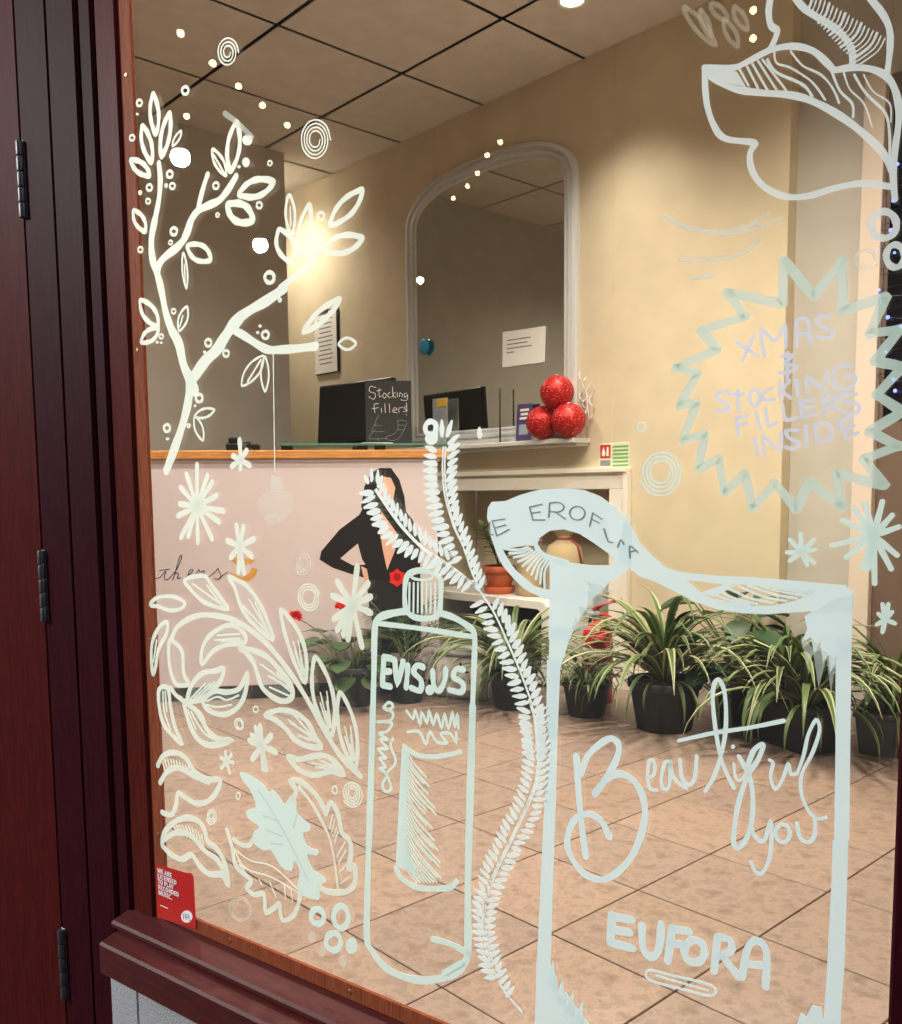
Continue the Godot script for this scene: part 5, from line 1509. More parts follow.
	fill(d, "blade", "mint", [2084,2778,2155,2783,2260,2774,2365,2757,2455,2735,2542,2706,2615,2675,2662,2640,2695,2605,2724,2584,2747,2595,2765,2622,2794,2635,2840,2622,2895,2595,2946,2564,2984,2522,3016,2476,3052,2458,3096,2499,3144,2567,3189,2617,3229,2627,3266,2616,3296,2585,3305,2525,3307,2445,3331,2374,3401,2331,3492,2300,3560,2268,3585,2231,3586,2195,3569,2161,3525,2140,3464,2123,3427,2093,3438,2038,3476,1971,3527,1920,3598,1906,3680,1910,3736,1906,3745,1881,3727,1847,3691,1819,3629,1810,3549,1809,3502,1789,3514,1734,3561,1662,3622,1600,3696,1569,3782,1551,3848,1533,3874,1509,3878,1485,3866,1460,3831,1440,3781,1420,3739,1381,3737,1307,3746,1216,3711,1150,3585,1127,3413,1131,3287,1170,3276,1264,3318,1392,3342,1500,3314,1569,3268,1616,3226,1630,3208,1589,3197,1514,3167,1457,3107,1440,3028,1442,2947,1467,2874,1529,2801,1613,2731,1673,2676,1675,2628,1650,2570,1635,2491,1644,2404,1663,2341,1697,2321,1750,2328,1817,2349,1878,2397,1921,2458,1956,2479,1988,2421,2015,2322,2038,2240,2067,2202,2105,2186,2147,2199,2189,2263,2222,2356,2254,2414,2298,2406,2366,2362,2446,2308,2520,2249,2575,2181,2621,2126,2665,2090,2710,2069,2751])
	line(d, "vein", "grey", 22, false, [2495,2556,2758,2320,3140,1894,3509,1401])
	line(d, "vein", "grey", 20, false, [2571,2185,2931,2165])
	line(d, "vein", "grey", 20, false, [2630,1972,2989,1955])
	line(d, "vein", "grey", 20, false, [2736,1786,3006,1825])
	line(d, "vein", "grey", 20, false, [3236,2136,3308,2339])
	d = drawing("painted_oak_leaf", "outlined painted oak leaf right of the solid one", "window painting", "painted oak leaves", 3824, 1326)
	line(d, "outline", "cream", 89, false, [3217,2563,3309,2712,3198,2840,3370,2872,3599,2798,3801,2654,3898,2486])
	line(d, "outline", "cream", 84, false, [3898,2486,4005,2673,4141,2542,4213,2281,4348,2198,4383,2026,4325,1773,4436,1830,4450,1624,4368,1498,4207,1395,3882,1326,3726,1363])
	line(d, "vein", "cream", 34, false, [3368,2800,3714,2515,3987,2086,4109,1446])
	line(d, "vein", "cream", 26, false, [3345,2765,3593,2597,3910,2221])
	line(d, "vein", "cream", 24, false, [4040,2506,3973,2295])
	line(d, "vein", "cream", 24, false, [4078,2439,4012,2243])
	line(d, "vein", "cream", 24, false, [4133,2270,4068,2104])
	line(d, "vein", "cream", 24, false, [4268,2150,4102,1900])
	line(d, "vein", "cream", 24, false, [4285,2034,4140,1818])
	line(d, "vein", "cream", 24, false, [4319,1862,4135,1666])
	line(d, "vein", "cream", 24, false, [4333,1654,4171,1523])
	line(d, "vein", "cream", 24, false, [4115,2326,4051,2191])
	d = drawing("painted_oak_leaf", "thin sketched oak leaf outline low on the pane", "window painting", "painted oak leaves", 2530, 626)
	line(d, "outline", "cream", 82, false, [1721,1774,1829,1497,1913,1215,2243,1080,2141,931,2304,864,2540,926,2574,649,2879,879])
	line(d, "outline", "cream", 77, false, [2879,879,2937,626,3186,776,3303,1009,3339,1168])
	line(d, "outline", "cream", 77, false, [1876,1648,2076,1603,2245,1652,2345,1786])
	line(d, "vein", "cream", 24, false, [1854,1502,2257,1398,2766,1423,3331,1182])
	line(d, "vein", "cream", 24, false, [1877,1474,2155,1241,2714,1248,3308,1144])
	line(d, "vein", "cream", 23, false, [2433,1145,2499,1063])
	line(d, "vein", "cream", 22, false, [2687,1144,2815,950])
	line(d, "vein", "cream", 22, false, [3003,1192,3017,971])
	line(d, "vein", "cream", 22, false, [3136,1194,3171,980])
	line(d, "vein", "cream", 23, false, [1967,1328,2107,1229])
	line(d, "vein", "cream", 23, false, [1988,1267,2151,1157])
	d = drawing("painted_berry_cluster", "cluster of thick painted rings and dots beside the bottle base", "window painting", "", 3971, 263)
	line(d, "berry", "mint", 93, true, [3816,930,3774,839,3678,778,3583,784,3546,854,3588,946,3686,1006,3780,999])
	line(d, "berry", "mint", 90, true, [4301,1056,4256,926,4152,848,4050,868,4010,974,4057,1105,4161,1182,4262,1161])
	line(d, "berry", "mint", 91, true, [4142,642,4096,537,3991,467,3887,474,3846,554,3892,661,3999,730,4102,722])
	fill(d, "berry", "mint", [4472,679,4447,601,4387,538,4313,515,4254,542,4233,608,4258,688,4319,750,4393,772,4451,745])
	fill(d, "berry", "wash", [4259,391,4242,328,4201,279,4150,263,4111,287,4097,341,4114,405,4156,453,4206,469,4245,445])
	fill(d, "berry", "wash", [3642,566,3624,509,3580,464,3527,448,3485,468,3470,516,3489,574,3533,619,3586,634,3627,614])
	fill(d, "berry", "wash", [3850,415,3830,357,3783,311,3726,293,3680,312,3664,359,3684,416,3731,463,3789,480,3834,462])
	d = drawing("painted_bottle", "tall painted bottle outline with a ribbed cap and hand lettering", "window painting", "", 5586, 497)
	line(d, "outline", "mint", 101, false, [5435,5522,5168,5469,4962,5389,4896,5226,4864,4584,4800,3495])
	line(d, "outline", "mint", 107, false, [4836,4180,4766,2932,4704,2018,4647,903,4730,696,5016,508,5409,497,5790,598,6158,804,6363,1062,6390,1326,6398,2171,6461,3669,6491,4401])
	line(d, "outline", "mint", 82, false, [6460,3772,6497,4524,6522,5018,6524,5316,6401,5418,6192,5501,5977,5540])
	line(d, "outline", "mint", 66, false, [4961,5323,5398,5319,5881,5307,6489,5277])
	line(d, "cap", "mint", 78, true, [5451,5533,5422,5731,5459,5962,5574,6051,5829,6062,5999,5988,6015,5815,5984,5545,5836,5459,5596,5452])
	line(d, ">rim", "mint", 38, true, [5897,6003,5844,5965,5716,5944,5588,5953,5534,5986,5589,6024,5718,6045,5845,6036])
	line(d, ">rib", "mint", 30, false, [5507,5893,5494,5510])
	line(d, ">rib", "mint", 29, false, [5578,5897,5565,5515])
	line(d, ">rib", "mint", 29, false, [5649,5901,5636,5521])
	line(d, ">rib", "mint", 29, false, [5719,5904,5707,5525])
	line(d, ">rib", "mint", 29, false, [5789,5908,5777,5530])
	line(d, ">rib", "mint", 29, false, [5858,5911,5846,5535])
	line(d, ">rib", "mint", 29, false, [5927,5915,5915,5540])
	line(d, "letter", "mint", 87, false, [5054,4878,5033,4710,5018,4496])
	line(d, ">stroke", "mint", 85, false, [5054,4878,5189,4871])
	line(d, ">stroke", "mint", 86, false, [5042,4679,5152,4696])
	line(d, ">stroke", "mint", 86, false, [5018,4496,5154,4491])
	line(d, "letter", "mint", 82, false, [5240,4863,5277,4547,5383,4852])
	line(d, "letter", "mint", 81, false, [5461,4808,5445,4650,5426,4513])
	line(d, "letter", "mint", 83, false, [5715,4814,5612,4824,5558,4728,5679,4631,5661,4500,5515,4516])
	fill(d, "letter", "mint", [5898,4537,5883,4493,5844,4462,5797,4456,5759,4478,5745,4518,5760,4562,5799,4593,5846,4598,5884,4577])
	line(d, "letter", "mint", 78, false, [5873,4780,5886,4599,5970,4538,6065,4683,6080,4828])
	line(d, "letter", "mint", 78, false, [6354,4848,6239,4841,6204,4737,6349,4674,6318,4563,6135,4566])
	line(d, "scribble", "mint", 38, false, [5427,4205,5534,4110,5576,4225,5654,4049,5679,4213,5767,4091,5802,4251,5869,4080,5928,4222,6004,4054,6054,4239,6114,4065,6178,4277,6213,4105,6257,4268,6270,4094])
	line(d, "scribble", "mint", 43, false, [5439,3918,5636,3948,5747,3804,5814,3974,5923,3862,6080,3874,5988,3975,6144,3999,6229,3911,6236,4038])
	line(d, "scribble", "mint", 41, false, [5028,4190,5120,4272,5202,4233,5100,4164,5028,4190,5196,4138,5133,4023,4896,3975,5168,4000,5094,3877,4948,3821,5092,3764,4964,3739,5089,3637,4924,3605,5050,3503,4940,3479,5047,3375,4937,3336,5070,3274,4987,3122,5040,3032,5142,3095,5098,3228,5063,3293,5229,3477,5144,3682,5189,3793])
	fill(d, "label_block", "mint", [5339,3686,5417,3732,5449,3571,5401,2807,5426,2247,5557,2108,5520,1986,5200,2036])
	line(d, "label_edge", "mint", 62, false, [5375,3725,5582,3634,5854,3652,6119,3724,6297,3793])
	line(d, "label_edge", "mint", 78, false, [5200,1992,5305,1875,5552,1824,5896,1885,6131,1973,6217,2072])
	line(d, "hatch", "mint", 23, false, [5403,3688,5537,3515,5746,3359])
	line(d, "hatch", "mint", 23, false, [5401,3624,5557,3423,5800,3242])
	line(d, "hatch", "mint", 23, false, [5400,3560,5518,3408,5703,3271])
	line(d, "hatch", "mint", 23, false, [5399,3495,5545,3308,5774,3139])
	line(d, "hatch", "mint", 23, false, [5398,3431,5590,3186,5887,2967])
	line(d, "hatch", "mint", 23, false, [5397,3367,5594,3115,5901,2890])
	line(d, "hatch", "mint", 23, false, [5396,3302,5518,3146,5711,3005])
	line(d, "hatch", "mint", 23, false, [5394,3238,5531,3064,5745,2908])
	line(d, "hatch", "mint", 23, false, [5393,3173,5519,3013,5717,2870])
	line(d, "hatch", "mint", 23, false, [5392,3108,5564,2890,5833,2696])
	line(d, "hatch", "mint", 23, false, [5391,3044,5526,2873,5737,2721])
	line(d, "hatch", "mint", 23, false, [5390,2979,5575,2745,5863,2539])
	line(d, "hatch", "mint", 23, false, [5388,2914,5599,2649,5927,2415])
	line(d, "hatch", "mint", 23, false, [5387,2849,5565,2626,5842,2429])
	line(d, "hatch", "mint", 23, false, [5386,2784,5611,2502,5959,2256])
	line(d, "hatch", "mint", 23, false, [5385,2719,5607,2442,5950,2200])
	line(d, "hatch", "mint", 23, false, [5384,2654,5552,2444,5813,2260])
	line(d, "hatch", "mint", 23, false, [5382,2588,5612,2302,5967,2054])
	line(d, "hatch", "mint", 23, false, [5381,2523,5585,2270,5902,2049])
	line(d, "hatch", "mint", 23, false, [5380,2458,5585,2203,5904,1982])
	line(d, "hatch", "mint", 23, false, [5379,2392,5563,2165,5849,1967])
	line(d, "hatch", "mint", 23, false, [5378,2326,5540,2126,5793,1952])
	line(d, "hatch", "mint", 23, false, [5376,2261,5517,2087,5737,1936])
	line(d, "hatch", "mint", 23, false, [5375,2195,5495,2048,5681,1921])
	line(d, "hatch", "mint", 23, false, [5374,2129,5472,2009,5625,1905])
	line(d, "hatch", "mint", 23, false, [5373,2063,5449,1970,5568,1889])
	line(d, "highlight", "mint", 82, false, [5825,1180,6111,1200,6374,1159])
	line(d, "highlight", "mint", 74, false, [6003,767,6287,995])
	d = drawing("painted_fern_sprig", "long painted fern sprig with two leafy arms and a curling tail", "window painting", "", 6204, 644)
	line(d, "stem", "white", 23, false, [6075,7614,6060,7318,6096,6997,6215,6653,6368,6381,6499,6066,6608,5877])
	line(d, "stem", "white", 24, false, [4948,7092,5135,6874,5412,6587,5743,6333,6094,6157,6387,6015,6586,5860])
	line(d, "stem", "white", 23, false, [6110,7613,6094,7318,6131,6997,6232,6653,6368,6381,6499,6066,6608,5877])
	line(d, "stem", "white", 24, false, [4968,7107,5155,6888,5431,6602,5761,6348,6112,6172,6387,6015,6586,5860])
	line(d, "stem", "white", 26, false, [6507,5972,6649,5808,6821,5596,7005,5271,7187,4924,7336,4577,7395,4300,7439,3942])
	line(d, "stem", "white", 28, false, [7311,4587,7429,4220,7429,3759,7318,3388,7046,2816,6811,2356,6640,1900,6637,1482,6755,1100,6945,827,7200,644])
	line(d, "stem", "white", 18, false, [7460,4225,7460,3764,7345,3393,7073,2822,6844,2364,6674,1909,6671,1492,6784,1109])
	line(d, "bud", "white", 70, true, [5972,7851,5945,7794,5883,7773,5821,7800,5796,7860,5823,7917,5886,7938,5947,7910])
	fill(d, "bud", "white", [5996,7720,5975,7675,5923,7649,5858,7652,5805,7682,5786,7729,5807,7774,5860,7800,5925,7797,5977,7767])
	leaflets(d, "white", [5979,7562,5789,7638,82,5982,7493,5764,7528,76,5989,7408,5751,7433,88,5988,7325,5746,7336,92,5979,7228,5767,7252,92,6000,7143,5758,7156,89,6025,7060,5754,7059,100,6020,6971,5785,6968,92,6064,6897,5784,6865,88,6081,6817,5826,6769,82,6090,6715,5879,6699,94,6161,6639,5881,6605,93,6167,6551,5953,6524,85,6232,6493,5972,6416,81,6244,6403,6047,6342,91,6295,6321,6083,6261,80,6351,6263,6130,6163,77,6146,7637,6333,7760,76,6127,7569,6346,7649,91,6135,7468,6332,7571,72,6141,7389,6305,7472,79,6122,7302,6297,7381,89,6121,7186,6290,7317,81,6140,7106,6288,7217,96,6140,7011,6303,7132,89,6161,6917,6300,7045,80,6193,6821,6308,6963,93,6236,6712,6308,6895,89,6257,6639,6364,6800,87,6315,6563,6384,6707,79,6326,6458,6446,6642,78,6363,6398,6482,6533,95,6403,6286,6510,6475,72,6430,6219,6551,6373,78,6463,6132,6591,6293,91,6513,6048,6618,6210,88,6562,5965,6649,6129,78,6599,5879,6696,6053,72,6804,5627,6905,5809,73,6887,5559,6953,5738,83,6954,5485,7003,5667,92,7007,5401,7046,5594,92,7014,5330,7132,5506,92,7045,5257,7175,5414,75,7091,5189,7204,5317,89,7114,5088,7247,5250,76,7139,5012,7285,5158,72,7206,4921,7300,5088,73,7251,4854,7345,4999,91,7270,4776,7411,4921,84,7329,4703,7432,4835,88,7344,4614,7478,4756,79,7373,4536,7497,4663,82,7382,4451,7522,4573,69,7407,4354,7520,4491,85,7418,4263,7533,4404,87,7428,4174,7546,4314,73,7426,4099,7570,4210,90,7407,3997,7597,4130,68,7415,3898,7591,4046,75,7391,4442,7560,4539,64,7390,4366,7571,4451,55,7413,4289,7561,4364,61,7421,4212,7565,4277,64,7415,4123,7573,4201,72,7407,4047,7581,4110,56,7422,3939,7566,4052,69,7423,3872,7565,3951,65,7403,3780,7582,3876,67,7398,3698,7578,3788,64,7406,3617,7561,3700,66,7399,3517,7558,3630,73,7402,3448,7546,3529,60,7367,3385,7550,3421,64,7364,3297,7511,3335,71,7338,3195,7494,3262,61,7299,3116,7465,3170,58,7264,3047,7414,3067,60,7192,2968,7388,2977,59,7144,2879,7328,2899,68,7093,2790,7269,2820,62,7061,2721,7212,2713,74,6993,2602,7191,2655,74,6961,2535,7136,2543,67,6912,2420,7103,2478,77,6889,2352,7042,2365,59,6819,2236,7020,2300,66,6776,2172,6976,2181,73,6739,2072,6929,2095,62,6698,1949,6905,2032,71,6690,1843,6877,1951,69,6681,1768,6851,1841,70,6668,1665,6839,1757,78,6659,1583,6830,1654,67,6645,1484,6825,1567,71,6661,1369,6848,1517,67,6679,1298,6879,1426,68,6718,1211,6889,1353,71,6768,1125,6908,1289,64,6831,1057,6915,1208,77,6822,974,6992,1141,71,6879,911,7017,1066,63,6940,843,7047,1002,71,6980,767,7098,947,68,6681,5736,6470,5641,67,6734,5669,6547,5575,66,6810,5563,6598,5546,70,6840,5494,6646,5455,66,6894,5397,6670,5393,79,6934,5319,6722,5318,72,6960,5278,6789,5207,66,7016,5192,6827,5143,83,7056,5133,6880,5052,76,7117,5036,6899,4993,74,7157,4942,6939,4932,80,7185,4858,6976,4855,74,7214,4815,7013,4738,83,7253,4722,7054,4676,67,7299,4636,7082,4607,66,7321,4565,7116,4515,64,7345,4440,7146,4478,73,7350,4386,7166,4359,68,7369,4287,7173,4285,80,7374,4205,7189,4194,76,7375,4135,7208,4090,80,7382,4015,7218,4036,64,7393,3944,7221,3931,76,7344,4379,7175,4394,56,7357,4291,7189,4325,68,7373,4214,7198,4246,58,7378,4123,7218,4179,58,7396,4070,7215,4072,66,7408,3968,7219,4015,74,7411,3874,7222,3948,67,7399,3804,7218,3852,70,7397,3715,7205,3776,67,7367,3616,7207,3708,62,7336,3534,7193,3622,76,7321,3462,7161,3526,61,7277,3350,7147,3471,61,7250,3275,7101,3378,73,7193,3188,7085,3297,62,7149,3083,7045,3236,75,7109,3030,6985,3124,66,7049,2927,6945,3062,73,7004,2848,6909,2970,77,6998,2767,6845,2878,62,6935,2685,6828,2787,72,6880,2587,6794,2712,68,6868,2504,6716,2621,74,6813,2407,6681,2543,70,6758,2324,6645,2451,71,6749,2250,6594,2345,66,6732,2167,6561,2247,62,6669,2058,6574,2174,64,6706,1995,6499,2056,67,6673,1921,6497,1948,79,6657,1795,6478,1892,79,6674,1741,6458,1770,74,6665,1641,6466,1694,66,6662,1589,6470,1569,82,6700,1513,6459,1479,78,6712,1439,6474,1387,62,6710,1348,6505,1311,62,6732,1246,6525,1254,68,6745,1164,6561,1179,75,6794,1132,6560,1054,79,6821,1041,6599,1000,74,6842,983,6650,915,68,4949,7061,4674,7054,92,4971,7019,4713,6924,78,5021,6919,4752,6860,87,5059,6828,4810,6789,101,5094,6752,4875,6706,85,5174,6664,4896,6637,102,5193,6627,4999,6526,96,5270,6542,5048,6465,95,5357,6523,5134,6375,81,5430,6449,5241,6346,97,5530,6433,5327,6268,97,5595,6390,5452,6226,100,5681,6345,5562,6198,86,5764,6320,5681,6161,80,5881,6298,5755,6110,78,6013,6229,5801,6090,97,6046,6205,5948,6030,96,6185,6153,5989,6001,85,6267,6101,6077,5961,74,6343,6062,6173,5914,94,6399,6037,6293,5861,77,6507,5979,6351,5829,79,5021,7118,5097,7287,91,5054,7047,5135,7193,79,5131,6949,5163,7139,71,5181,6888,5218,7048,78,5275,6816,5257,6984,91,5320,6737,5353,6931,75,5419,6688,5395,6851,84,5474,6612,5482,6798,76,5556,6554,5541,6730,73,5640,6499,5622,6679,75,5730,6438,5696,6634,76,5792,6389,5800,6580,84,5882,6353,5874,6515,82,5991,6297,5929,6472,75,6061,6256,6025,6419,71,6166,6216,6098,6380,73,6079,7728,6077,7955,82,6151,7725,6238,7941,82,4912,7197,4916,7391,68,5008,7172,5028,7365,68,4862,7174,4784,7297,76,6649,7692,6637,7836,85,5978,7664,5966,7870,97])
	d = drawing("painted_gift_bag", "large painted gift bag outline with ribbon handle and looping script lettering", "window painting", "", 8823, 547)
	fill(d, "handle", "ice", [6735,6865,6794,6937,6993,6948,7188,7018,7459,7078,7774,7088,8028,7068,8226,7000,8421,6880,8565,6718,8617,6632,8638,6416,8629,6238,8397,6237,8397,6321,8328,6374,8156,6480,7980,6577,7775,6625,7592,6604,7459,6520,7419,6427,7283,6428,6976,6379,6882,6364,6791,6554,6723,6745])
	line(d, "handle_edge", "ice", 103, false, [6797,6602,6919,6317,7060,6132,7227,5997,7378,5910,7580,5864])
	line(d, "handle_edge", "ice", 62, false, [7405,6438,7459,6358,7593,6293,7828,6244])
	line(d, "handle_slat", "ice", 29, false, [7297,6412,7173,6373,6976,6379])
	line(d, "handle_slat", "ice", 29, false, [7330,6393,7212,6345,7039,6329])
	line(d, "handle_slat", "ice", 29, false, [7363,6375,7252,6318,7101,6280])
	line(d, "handle_slat", "ice", 29, false, [7396,6356,7292,6290,7163,6231])
	line(d, "handle_slat", "ice", 29, false, [7429,6338,7331,6263,7224,6182])
	line(d, "handle_slat", "ice", 29, false, [7462,6319,7371,6236,7285,6133])
	line(d, "handle_slat", "ice", 29, false, [7495,6301,7410,6209,7346,6085])
	line(d, "handle_slat", "ice", 29, false, [7528,6283,7449,6182,7407,6037])
	line(d, "handle_slat", "ice", 29, false, [7560,6265,7488,6155,7467,5989])
	line(d, "handle_slat", "ice", 29, false, [7593,6247,7526,6128,7526,5942])
	fill(d, "bag_wash", "ice", [7593,6304,7828,6251,8133,6229,8397,6239,8629,6242,8475,6126,8355,6054,8283,5961,8135,5840,8035,5675,7934,5530,7857,5357,7580,5333,7593,5876])
	fill(d, "bag_side", "ice", [7598,5480,7900,5504,7828,5282,7747,5057,7698,4759,7687,4167,7553,4146,7582,5113])
	fill(d, "bag_side", "ice", [7558,5095,7739,5113,7701,4216,7677,3304,7633,2135,7613,1373,7697,1257,7733,1032,7820,1108,7963,968,8139,814,7391,547,7418,1360,7471,2327,7543,3736])
	fill(d, "ribbon", "ice", [8537,6825,8712,6493,8854,6366,9022,6234,9158,6201,9265,6195,9253,6115,9401,5995,9532,5939,9861,5890,10129,5903,10385,5980,10509,6070,10522,6154,10806,6145,10884,6080,10890,5884,10503,5875,10319,5850,10083,5814,9838,5809,9585,5829,9350,5890,9107,5991,8886,6084,8716,6128,8454,6304])
	fill(d, "ribbon", "ice", [9252,6194,9527,6179,10026,6178,10529,6157,10508,6082,10266,6081,10028,6092,9832,6101,9644,6089,9593,6094,9399,6109,9261,6115])
	fill(d, "ribbon", "ice", [9644,6089,9782,6091,9531,5959,9401,5995])
	line(d, "ribbon_hatch", "ice", 25, false, [9544,5978,9736,5927,9911,5898])
	line(d, "ribbon_hatch", "ice", 25, false, [9607,6014,9786,5945,9984,5913])
	line(d, "ribbon_hatch", "ice", 24, false, [9695,6054,9909,5967,10140,5933])
	line(d, "ribbon_hatch", "ice", 24, false, [9795,6080,10030,5994,10269,5960])
	line(d, "ribbon_hatch", "ice", 24, false, [9894,6092,10150,6021,10373,5991])
	line(d, "ribbon_hatch", "ice", 23, false, [10016,6092,10244,6046,10464,6025])
	line(d, "ribbon_hatch", "ice", 23, false, [10148,6089,10360,6062,10509,6059])
	line(d, "ribbon_hatch", "ice", 23, false, [10290,6087,10429,6075,10515,6080])
	fill(d, "bag_wash", "ice", [10445,5821,10728,6023,10881,6056,10884,5495,10747,5390,10698,5294,10681,5475,10633,5378,10598,5589,10549,5462,10515,5628,10423,5558,10478,5701])
	fill(d, "bag_side", "ice", [10740,5632,10885,5645,10897,4892,10923,3677,10784,3646,10771,4567])
	fill(d, "bag_side", "ice", [10772,3643,10913,3675,10917,3214,10919,2449,10897,1795,10739,1739,10759,2399,10772,3177])
	fill(d, "bag_wash", "ice", [10486,1649,10519,1785,10575,1765,10626,1902,10716,1913,10750,1743])
	fill(d, "brush_tip", "ice", [7551,1067,7644,1454,7718,1074])
	fill(d, "brush_tip", "ice", [7666,938,7779,1275,7811,939])
	fill(d, "brush_tip", "ice", [7770,806,7922,1161,7923,836])
	fill(d, "brush_tip", "ice", [7873,719,8053,1083,8055,784])
	fill(d, "brush_tip", "wash", [8084,6040,8453,5970,8135,5862])
	fill(d, "brush_tip", "wash", [8084,5950,8406,5823,8085,5746])
	fill(d, "brush_tip", "wash", [7984,5762,8285,5692,7985,5625])
	fill(d, "brush_tip", "wash", [7933,5621,8162,5503,7882,5480])
	fill(d, "brush_tip", "wash", [10516,5612,10599,5129,10670,5474])
	fill(d, "brush_tip", "wash", [10659,5473,10716,5082,10751,5451])
	fill(d, "brush_tip", "wash", [10421,5635,10482,5332,10554,5493])
	line(d, "letter", "pencil", 15, false, [6763,6693,6762,6565,6814,6540])
	line(d, "letter", "pencil", 14, false, [6798,6717,6863,6531])
	line(d, ">stroke", "pencil", 14, false, [6798,6710,6978,6735])
	line(d, ">stroke", "pencil", 14, false, [6835,6626,6992,6664])
	line(d, ">stroke", "pencil", 14, false, [6863,6531,7042,6615])
	line(d, "letter", "pencil", 15, false, [7324,6876,7368,6727])
	line(d, ">stroke", "pencil", 15, false, [7324,6876,7491,6910])
	line(d, ">stroke", "pencil", 15, false, [7346,6806,7465,6821])
	line(d, ">stroke", "pencil", 15, false, [7368,6727,7529,6729])
	line(d, "letter", "pencil", 15, false, [7592,6924,7579,6762])
	line(d, ">stroke", "pencil", 15, false, [7592,6924,7723,6928,7780,6872,7710,6822,7592,6830])
	line(d, ">stroke", "pencil", 15, false, [7658,6826,7801,6741])
	line(d, "letter", "pencil", 14, true, [8044,6810,8026,6765,7979,6737,7919,6737,7871,6764,7852,6809,7870,6854,7919,6882,7978,6882,8026,6854])
	line(d, "letter", "pencil", 13, false, [8144,6813,8105,6668])
	line(d, ">stroke", "pencil", 13, false, [8144,6813,8257,6745])
	line(d, ">stroke", "pencil", 13, false, [8129,6744,8218,6705])
	line(d, "letter", "pencil", 13, false, [8283,6640,8332,6506,8390,6492])
	line(d, "letter", "pencil", 13, false, [8449,6441,8486,6521,8525,6474])
	line(d, "letter", "pencil", 14, false, [8597,6328,8596,6458,8690,6392])
	line(d, ">stroke", "pencil", 14, false, [8592,6389,8662,6412])
	line(d, "letter", "ice", 80, false, [7953,4013,8003,3385,8081,2850])
	line(d, ">stroke", "ice", 76, false, [8010,3819,8097,4037,8259,4209,8392,4289,8483,4237,8473,4100,8369,3884,8195,3614])
	line(d, ">stroke", "ice", 79, false, [8195,3614,8330,3797,8501,3903,8684,3843,8789,3667,8804,3426,8693,3056,8512,2788,8298,2620,8077,2629,7907,2769,7835,2961,7905,3210,8045,3337,8183,3353,8298,3289,8375,3146])
	line(d, "letter", "ice", 41, false, [8842,3915,8911,3976,8910,4110,8849,4100,8834,3943,8863,3803,8944,3799])
	line(d, "letter", "ice", 41, false, [9112,4131,9038,4128,8996,3948,9018,3832,9086,3869,9102,4134,9134,3973,9280,3882])
	line(d, "letter", "ice", 44, false, [9203,4187,9231,3991,9304,3926,9373,4017,9388,4253])
	line(d, "letter", "ice", 44, false, [9487,3892,9579,4065,9657,4339,9696,4627,9678,4952,9619,5096,9563,5055,9552,4889,9581,4610,9659,4245,9793,3986])
	line(d, ">stroke", "ice", 43, false, [9184,4388,9582,4535,9928,4638,10279,4762])
	line(d, "letter", "ice", 31, false, [9787,4243,9806,4106,9853,4072,9911,4148])
	fill(d, ">stroke", "ice", [9797,4421,9793,4406,9782,4396,9768,4394,9756,4400,9751,4413,9755,4428,9767,4438,9781,4440,9793,4434])
	line(d, "letter", "ice", 51, false, [9915,4191,9978,4392,10048,4477,10080,4466,10025,4307,9938,4153,9853,3879,9808,3586,9803,3395,9845,3350,9931,3471,9983,3671,9992,3907,9950,4132,9839,4327])
	line(d, "letter", "ice", 36, false, [10147,4340,10183,4311,10162,4170,10209,4053,10273,4145,10333,4326,10361,4234,10425,4252])
	line(d, "letter", "ice", 35, false, [10421,4244,10479,4452,10516,4659,10584,4813,10620,4719,10562,4488,10464,4247,10469,4046,10536,3901,10623,3829,10705,3864])
	line(d, "letter", "ice", 41, false, [9972,3645,10021,3515,10112,3488,10173,3706,10189,3529,10172,3315,10097,3145,10029,3151,9986,3236])
	line(d, "letter", "ice", 41, true, [10366,3626,10354,3569,10321,3528,10278,3519,10242,3544,10227,3595,10239,3652,10273,3693,10316,3702,10352,3677])
	line(d, "letter", "ice", 41, false, [10434,3748,10463,3613,10545,3575,10606,3668,10602,3820])
	line(d, "letter", "ice", 93, false, [8420,2233,8399,1898])
	line(d, ">stroke", "ice", 91, false, [8420,2219,8667,2244])
	line(d, ">stroke", "ice", 91, false, [8411,2060,8645,2091])
	line(d, ">stroke", "ice", 91, false, [8399,1898,8680,1915])
	line(d, "letter", "ice", 89, false, [8791,2213,8807,1953,8908,1882,8995,2010,9018,2299])
	line(d, "letter", "ice", 83, false, [9145,2284,9099,1893])
	line(d, ">stroke", "ice", 81, false, [9145,2279,9339,2305])
	line(d, ">stroke", "ice", 82, false, [9117,2107,9282,2135])
	line(d, "letter", "ice", 86, true, [9514,2132,9494,2051,9439,1988,9368,1966,9310,1995,9287,2063,9308,2145,9364,2208,9434,2229,9491,2200])
	line(d, "letter", "ice", 79, false, [9651,2333,9621,1946])
	line(d, ">stroke", "ice", 78, false, [9651,2333,9785,2339,9795,2217,9655,2124])
	line(d, ">stroke", "ice", 78, false, [9716,2135,9881,1966])
	line(d, "letter", "ice", 76, false, [9920,1978,9976,2313,10068,2414,10166,2322,10164,1946])
	line(d, ">stroke", "ice", 75, false, [9972,2131,10151,2171])
	line(d, "underline_box", "ice", 27, true, [8874,1717,9131,1742,9600,1774,9594,1657,9264,1625,8889,1607])
	line(d, ">stroke", "ice", 22, false, [8964,1684,9560,1705])
	d = drawing("painted_starburst", "large pale zigzag starburst with capital lettering, upper right", "window painting", "", 10173, 6858)
